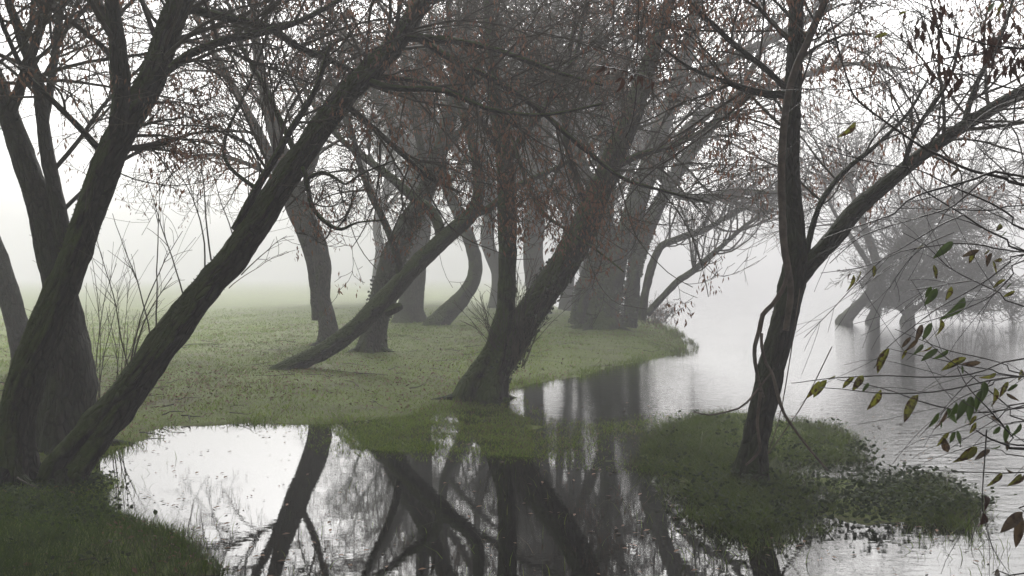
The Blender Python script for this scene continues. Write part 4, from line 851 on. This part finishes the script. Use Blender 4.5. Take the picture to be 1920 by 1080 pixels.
# islet grass, tint lowered to deepen the canopy shade
P = scatter(170000, 5.0, 11.5, 3, 31, pw=1); i_ = sdist(P, ISLET) + .34 * wob(P, 2.9) - .05; keep = (i_ > -.05) & (rng.uniform(size=len(P)) < np.clip(.30 + .9 * wob(P, 2.4) + .8 * np.clip(i_, 0, .5), .03, 1)); P = P[keep]; n = len(P); H = np.maximum(height(P), -.02)
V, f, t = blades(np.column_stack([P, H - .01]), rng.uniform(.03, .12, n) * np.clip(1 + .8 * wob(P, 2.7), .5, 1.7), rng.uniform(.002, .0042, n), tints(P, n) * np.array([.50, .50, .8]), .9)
tag(put('islet_grass', mesh('islet_grass', V, f, M_GRASS, True, {'tint': ('FLOAT_COLOR', t)})), 'rough grass covering the islet around the forked tree, tinted darker for shade', 'grass', kind='stuff'); print('islet blades', n)
# sparse stalks in the water around the islet and along the pool
P = np.concatenate([scatter(9000, 4.7, 8.0, -13, 30, pw=1), scatter(2600, 6.0, 9.5, -24, -8, pw=1)]); i_ = sdist(P, ISLET); m_ = sdist(P, MEADOW); f_ = sdist(P, FLOOD)
pr = np.exp(np.minimum(i_, 0) / .55) * .8 * (i_ < 0) + np.exp(np.minimum(m_, 0) / .22) * .6 * (m_ < 0) + .05 * (P[:, 1] < 6.2)
keep = (rng.uniform(size=len(P)) < pr * np.clip(.3 + 1.2 * wob(P, 3.1), 0, 1)) & (m_ < 0) & (i_ < 0); P = P[keep]; n = len(P)
V, f, t = blades(np.column_stack([P, np.full(n, -.02)]), rng.uniform(.03, .13, n), rng.uniform(.0012, .003, n), tints(P, n) * .55, .8)
tag(put('water_stalks', mesh('water_stalks', V, f, M_GRASS, True, {'tint': ('FLOAT_COLOR', t)})), 'scattered dark grass stalks poking out of the water by the islet', 'grass', kind='stuff'); print('stalks', n)
# broad-leaved ground cover on the islet's outer edge and by the near trunks
def cover(P, z0, z1, size, per, name, label, mat=M_COVER):
    i = np.repeat(np.arange(len(P)), per); N = len(i)
    c_ = P[i] + np.column_stack([rng.normal(size=(N, 2)) * .07, rng.uniform(z0, z1, N)])
    nrm = norm(np.column_stack([rng.normal(size=(N, 2)) * .7, np.ones(N)])); d = norm(np.cross(nrm, rng.normal(size=(N, 3)))); s = np.cross(nrm, d); l = size * rng.uniform(.55, 1.25, N)[:, None]
    V = np.stack([c_ - d * l, c_ - d * l * .3 + s * l * .7 - nrm * l * .15, c_ + d * l * .4 + s * l * .6 - nrm * l * .25, c_ + d * l - nrm * l * .35, c_ + d * l * .4 - s * l * .6 - nrm * l * .25, c_ - d * l * .3 - s * l * .7 - nrm * l * .15, c_ + nrm * l * .1], 1).reshape(-1, 3)
    b = np.arange(N)[:, None] * 7
    f = [b + np.array([[0, 1, 6]]), b + np.array([[1, 2, 6]]), b + np.array([[2, 3, 6]]), b + np.array([[3, 4, 6]]), b + np.array([[4, 5, 6]]), b + np.array([[5, 0, 6]])]
    return tag(put(name, mesh(name, V, f, mat, True)), label, 'ground cover', kind='stuff')
P = scatter(9000, 5.0, 11, 8, 31, pw=1); i_ = sdist(P, ISLET)
uu = P[:, 0] / P[:, 1]; pr = np.where((i_ > -.03), np.where(uu > .35, .45, np.where(P[:, 1] < 7.6, .12, .04)), 0); keep = rng.uniform(size=len(P)) < pr; P = P[keep]
hs_ = np.maximum(height(P), 0)
cover(np.column_stack([P, hs_]), .02, .14, .019, 7, 'ground_cover', 'dense small-leaved ground cover on the outer edge of the islet')
P = scatter(2500, 5.2, 8.5, -33, -22, pw=1); m_ = sdist(P, MEADOW); keep = (m_ > 0) & (rng.uniform(size=len(P)) < np.where(P[:, 1] > 6.2, .55, .06)); P = P[keep]
cover(np.column_stack([P, height(P)]), .0, .06, .016, 6, 'bank_weeds', 'low dark weeds around the feet of the near trunks')
# fallen twigs
P = scatter(260, 5.5, 24, -30, 12, pw=.8); P = P[(sdist(P, MEADOW) > .1)]; n = len(P); az = rng.uniform(0, 6.28, n)
pt, qt = grow(np.column_stack([P, height(P) + .03]), np.column_stack([np.cos(az), np.sin(az), np.full(n, .02)]), rng.uniform(.15, .7, n), rng.uniform(.003, .009, n), 7, .12, 0, -9, .002, .4); pt[:, :, 2] = np.maximum(pt[:, :, 2], height(P)[:, None] + .01); pt[:, :, 2] = np.minimum(pt[:, :, 2], height(P)[:, None] + .07)
V, f = tubes(pt, qt, 5); tag(put('twig_litter', mesh('twig_litter', V, [f], M_TWIG)), 'fallen bare twigs strewn over the meadow', 'twigs', kind='stuff')
# fallen leaves
P = np.concatenate([scatter(26000, 5, 30, -33, 14, pw=.8), scatter(2600, 4.8, 8, -33, -17, pw=1)]); m_ = sdist(P, MEADOW); keep = (m_ > .02) & (rng.uniform(size=len(P)) < np.clip(.22 + .9 * wob(P, .8) + .6 * np.exp(-((np.hypot(P[:, 0], P[:, 1]) - 13.5) / 2.2) ** 2), .04, 1)); P = P[keep]; r = np.hypot(*P.T)
i = np.arange(len(P)); N = len(P); nrm = norm(np.column_stack([rng.normal(size=(N, 2)) * .45, np.ones(N)])); d = norm(np.cross(nrm, rng.normal(size=(N, 3)))); s = np.cross(nrm, d); l = (.020 + .0006 * r)[:, None] * rng.uniform(.6, 1.3, (N, 1)); c_ = np.column_stack([P, height(P) + .025])
V = np.stack([c_ - d * l, c_ + s * l * .4 + nrm * l * .2, c_ + d * l, c_ - s * l * .4 + nrm * l * .2], 1).reshape(-1, 3)
tag(put('fallen_leaves', mesh('fallen_leaves', V, [np.arange(4 * N).reshape(N, 4)], M_LITTER, False)), 'brown fallen leaves scattered over the meadow grass', 'leaves', kind='stuff')
P = scatter(5000, 4.8, 12.5, -22, 26, pw=1); H = height(P); sh = np.maximum(np.exp(-np.abs(sdist(P, MEADOW)) / .5), np.exp(-np.abs(sdist(P, ISLET)) / .5)); keep = (H < -.005) & (rng.uniform(size=len(P)) < .05 + .8 * sh * (wob(P, 2.2) > -.1)); P = P[keep]; N = len(P)
az = rng.uniform(0, 6.283, N); d = np.column_stack([np.cos(az), np.sin(az), np.zeros(N)]); s = np.column_stack([-np.sin(az), np.cos(az), np.zeros(N)]); l = rng.uniform(.010, .028, (N, 1)); c_ = np.column_stack([P, np.full(N, .004)]); up_ = np.array([0, 0, 1.]) * l
V = np.stack([c_ - d * l, c_ + s * l * .4 + up_ * .3, c_ + d * l + up_ * .2, c_ - s * l * .4 + up_ * .15], 1).reshape(-1, 3)
tag(put('floating_leaves', mesh('floating_leaves', V, [np.arange(4 * N).reshape(N, 4)], M_LITTER, False)), 'dark dead leaves floating along the water margins', 'leaves', kind='stuff')
print('TRI total', TRI)

# ------------------------------------------------------------------ haze
m, nt, out = new_mat('haze')
pv = nt.nodes.new('ShaderNodeVolumePrincipled'); pv.inputs['Color'].default_value = (0.72, 0.72, 0.73, 1)
pv.inputs['Density'].default_value = HAZE_DENSITY; pv.inputs['Anisotropy'].default_value = HAZE_G; pv.inputs['Density Attribute'].default_value = ''
nt.links.new(pv.outputs[0], out.inputs['Volume'])
try: m.cycles.homogeneous_volume = True
except Exception: pass
x0, x1, y0, y1, z0, z1 = -720, 720, -80, 780, -2.0, 19.0
V = [(x, y, z) for z in (z0, z1) for x, y in ((x0, y0), (x1, y0), (x1, y1), (x0, y1))]
h = put('haze', mesh('haze', V, [[(0, 3, 2, 1), (4, 5, 6, 7), (0, 1, 5, 4), (1, 2, 6, 5), (2, 3, 7, 6), (3, 0, 4, 7)]], m, False))
tag(h, 'thin morning mist over meadow and water', 'haze', kind='stuff')
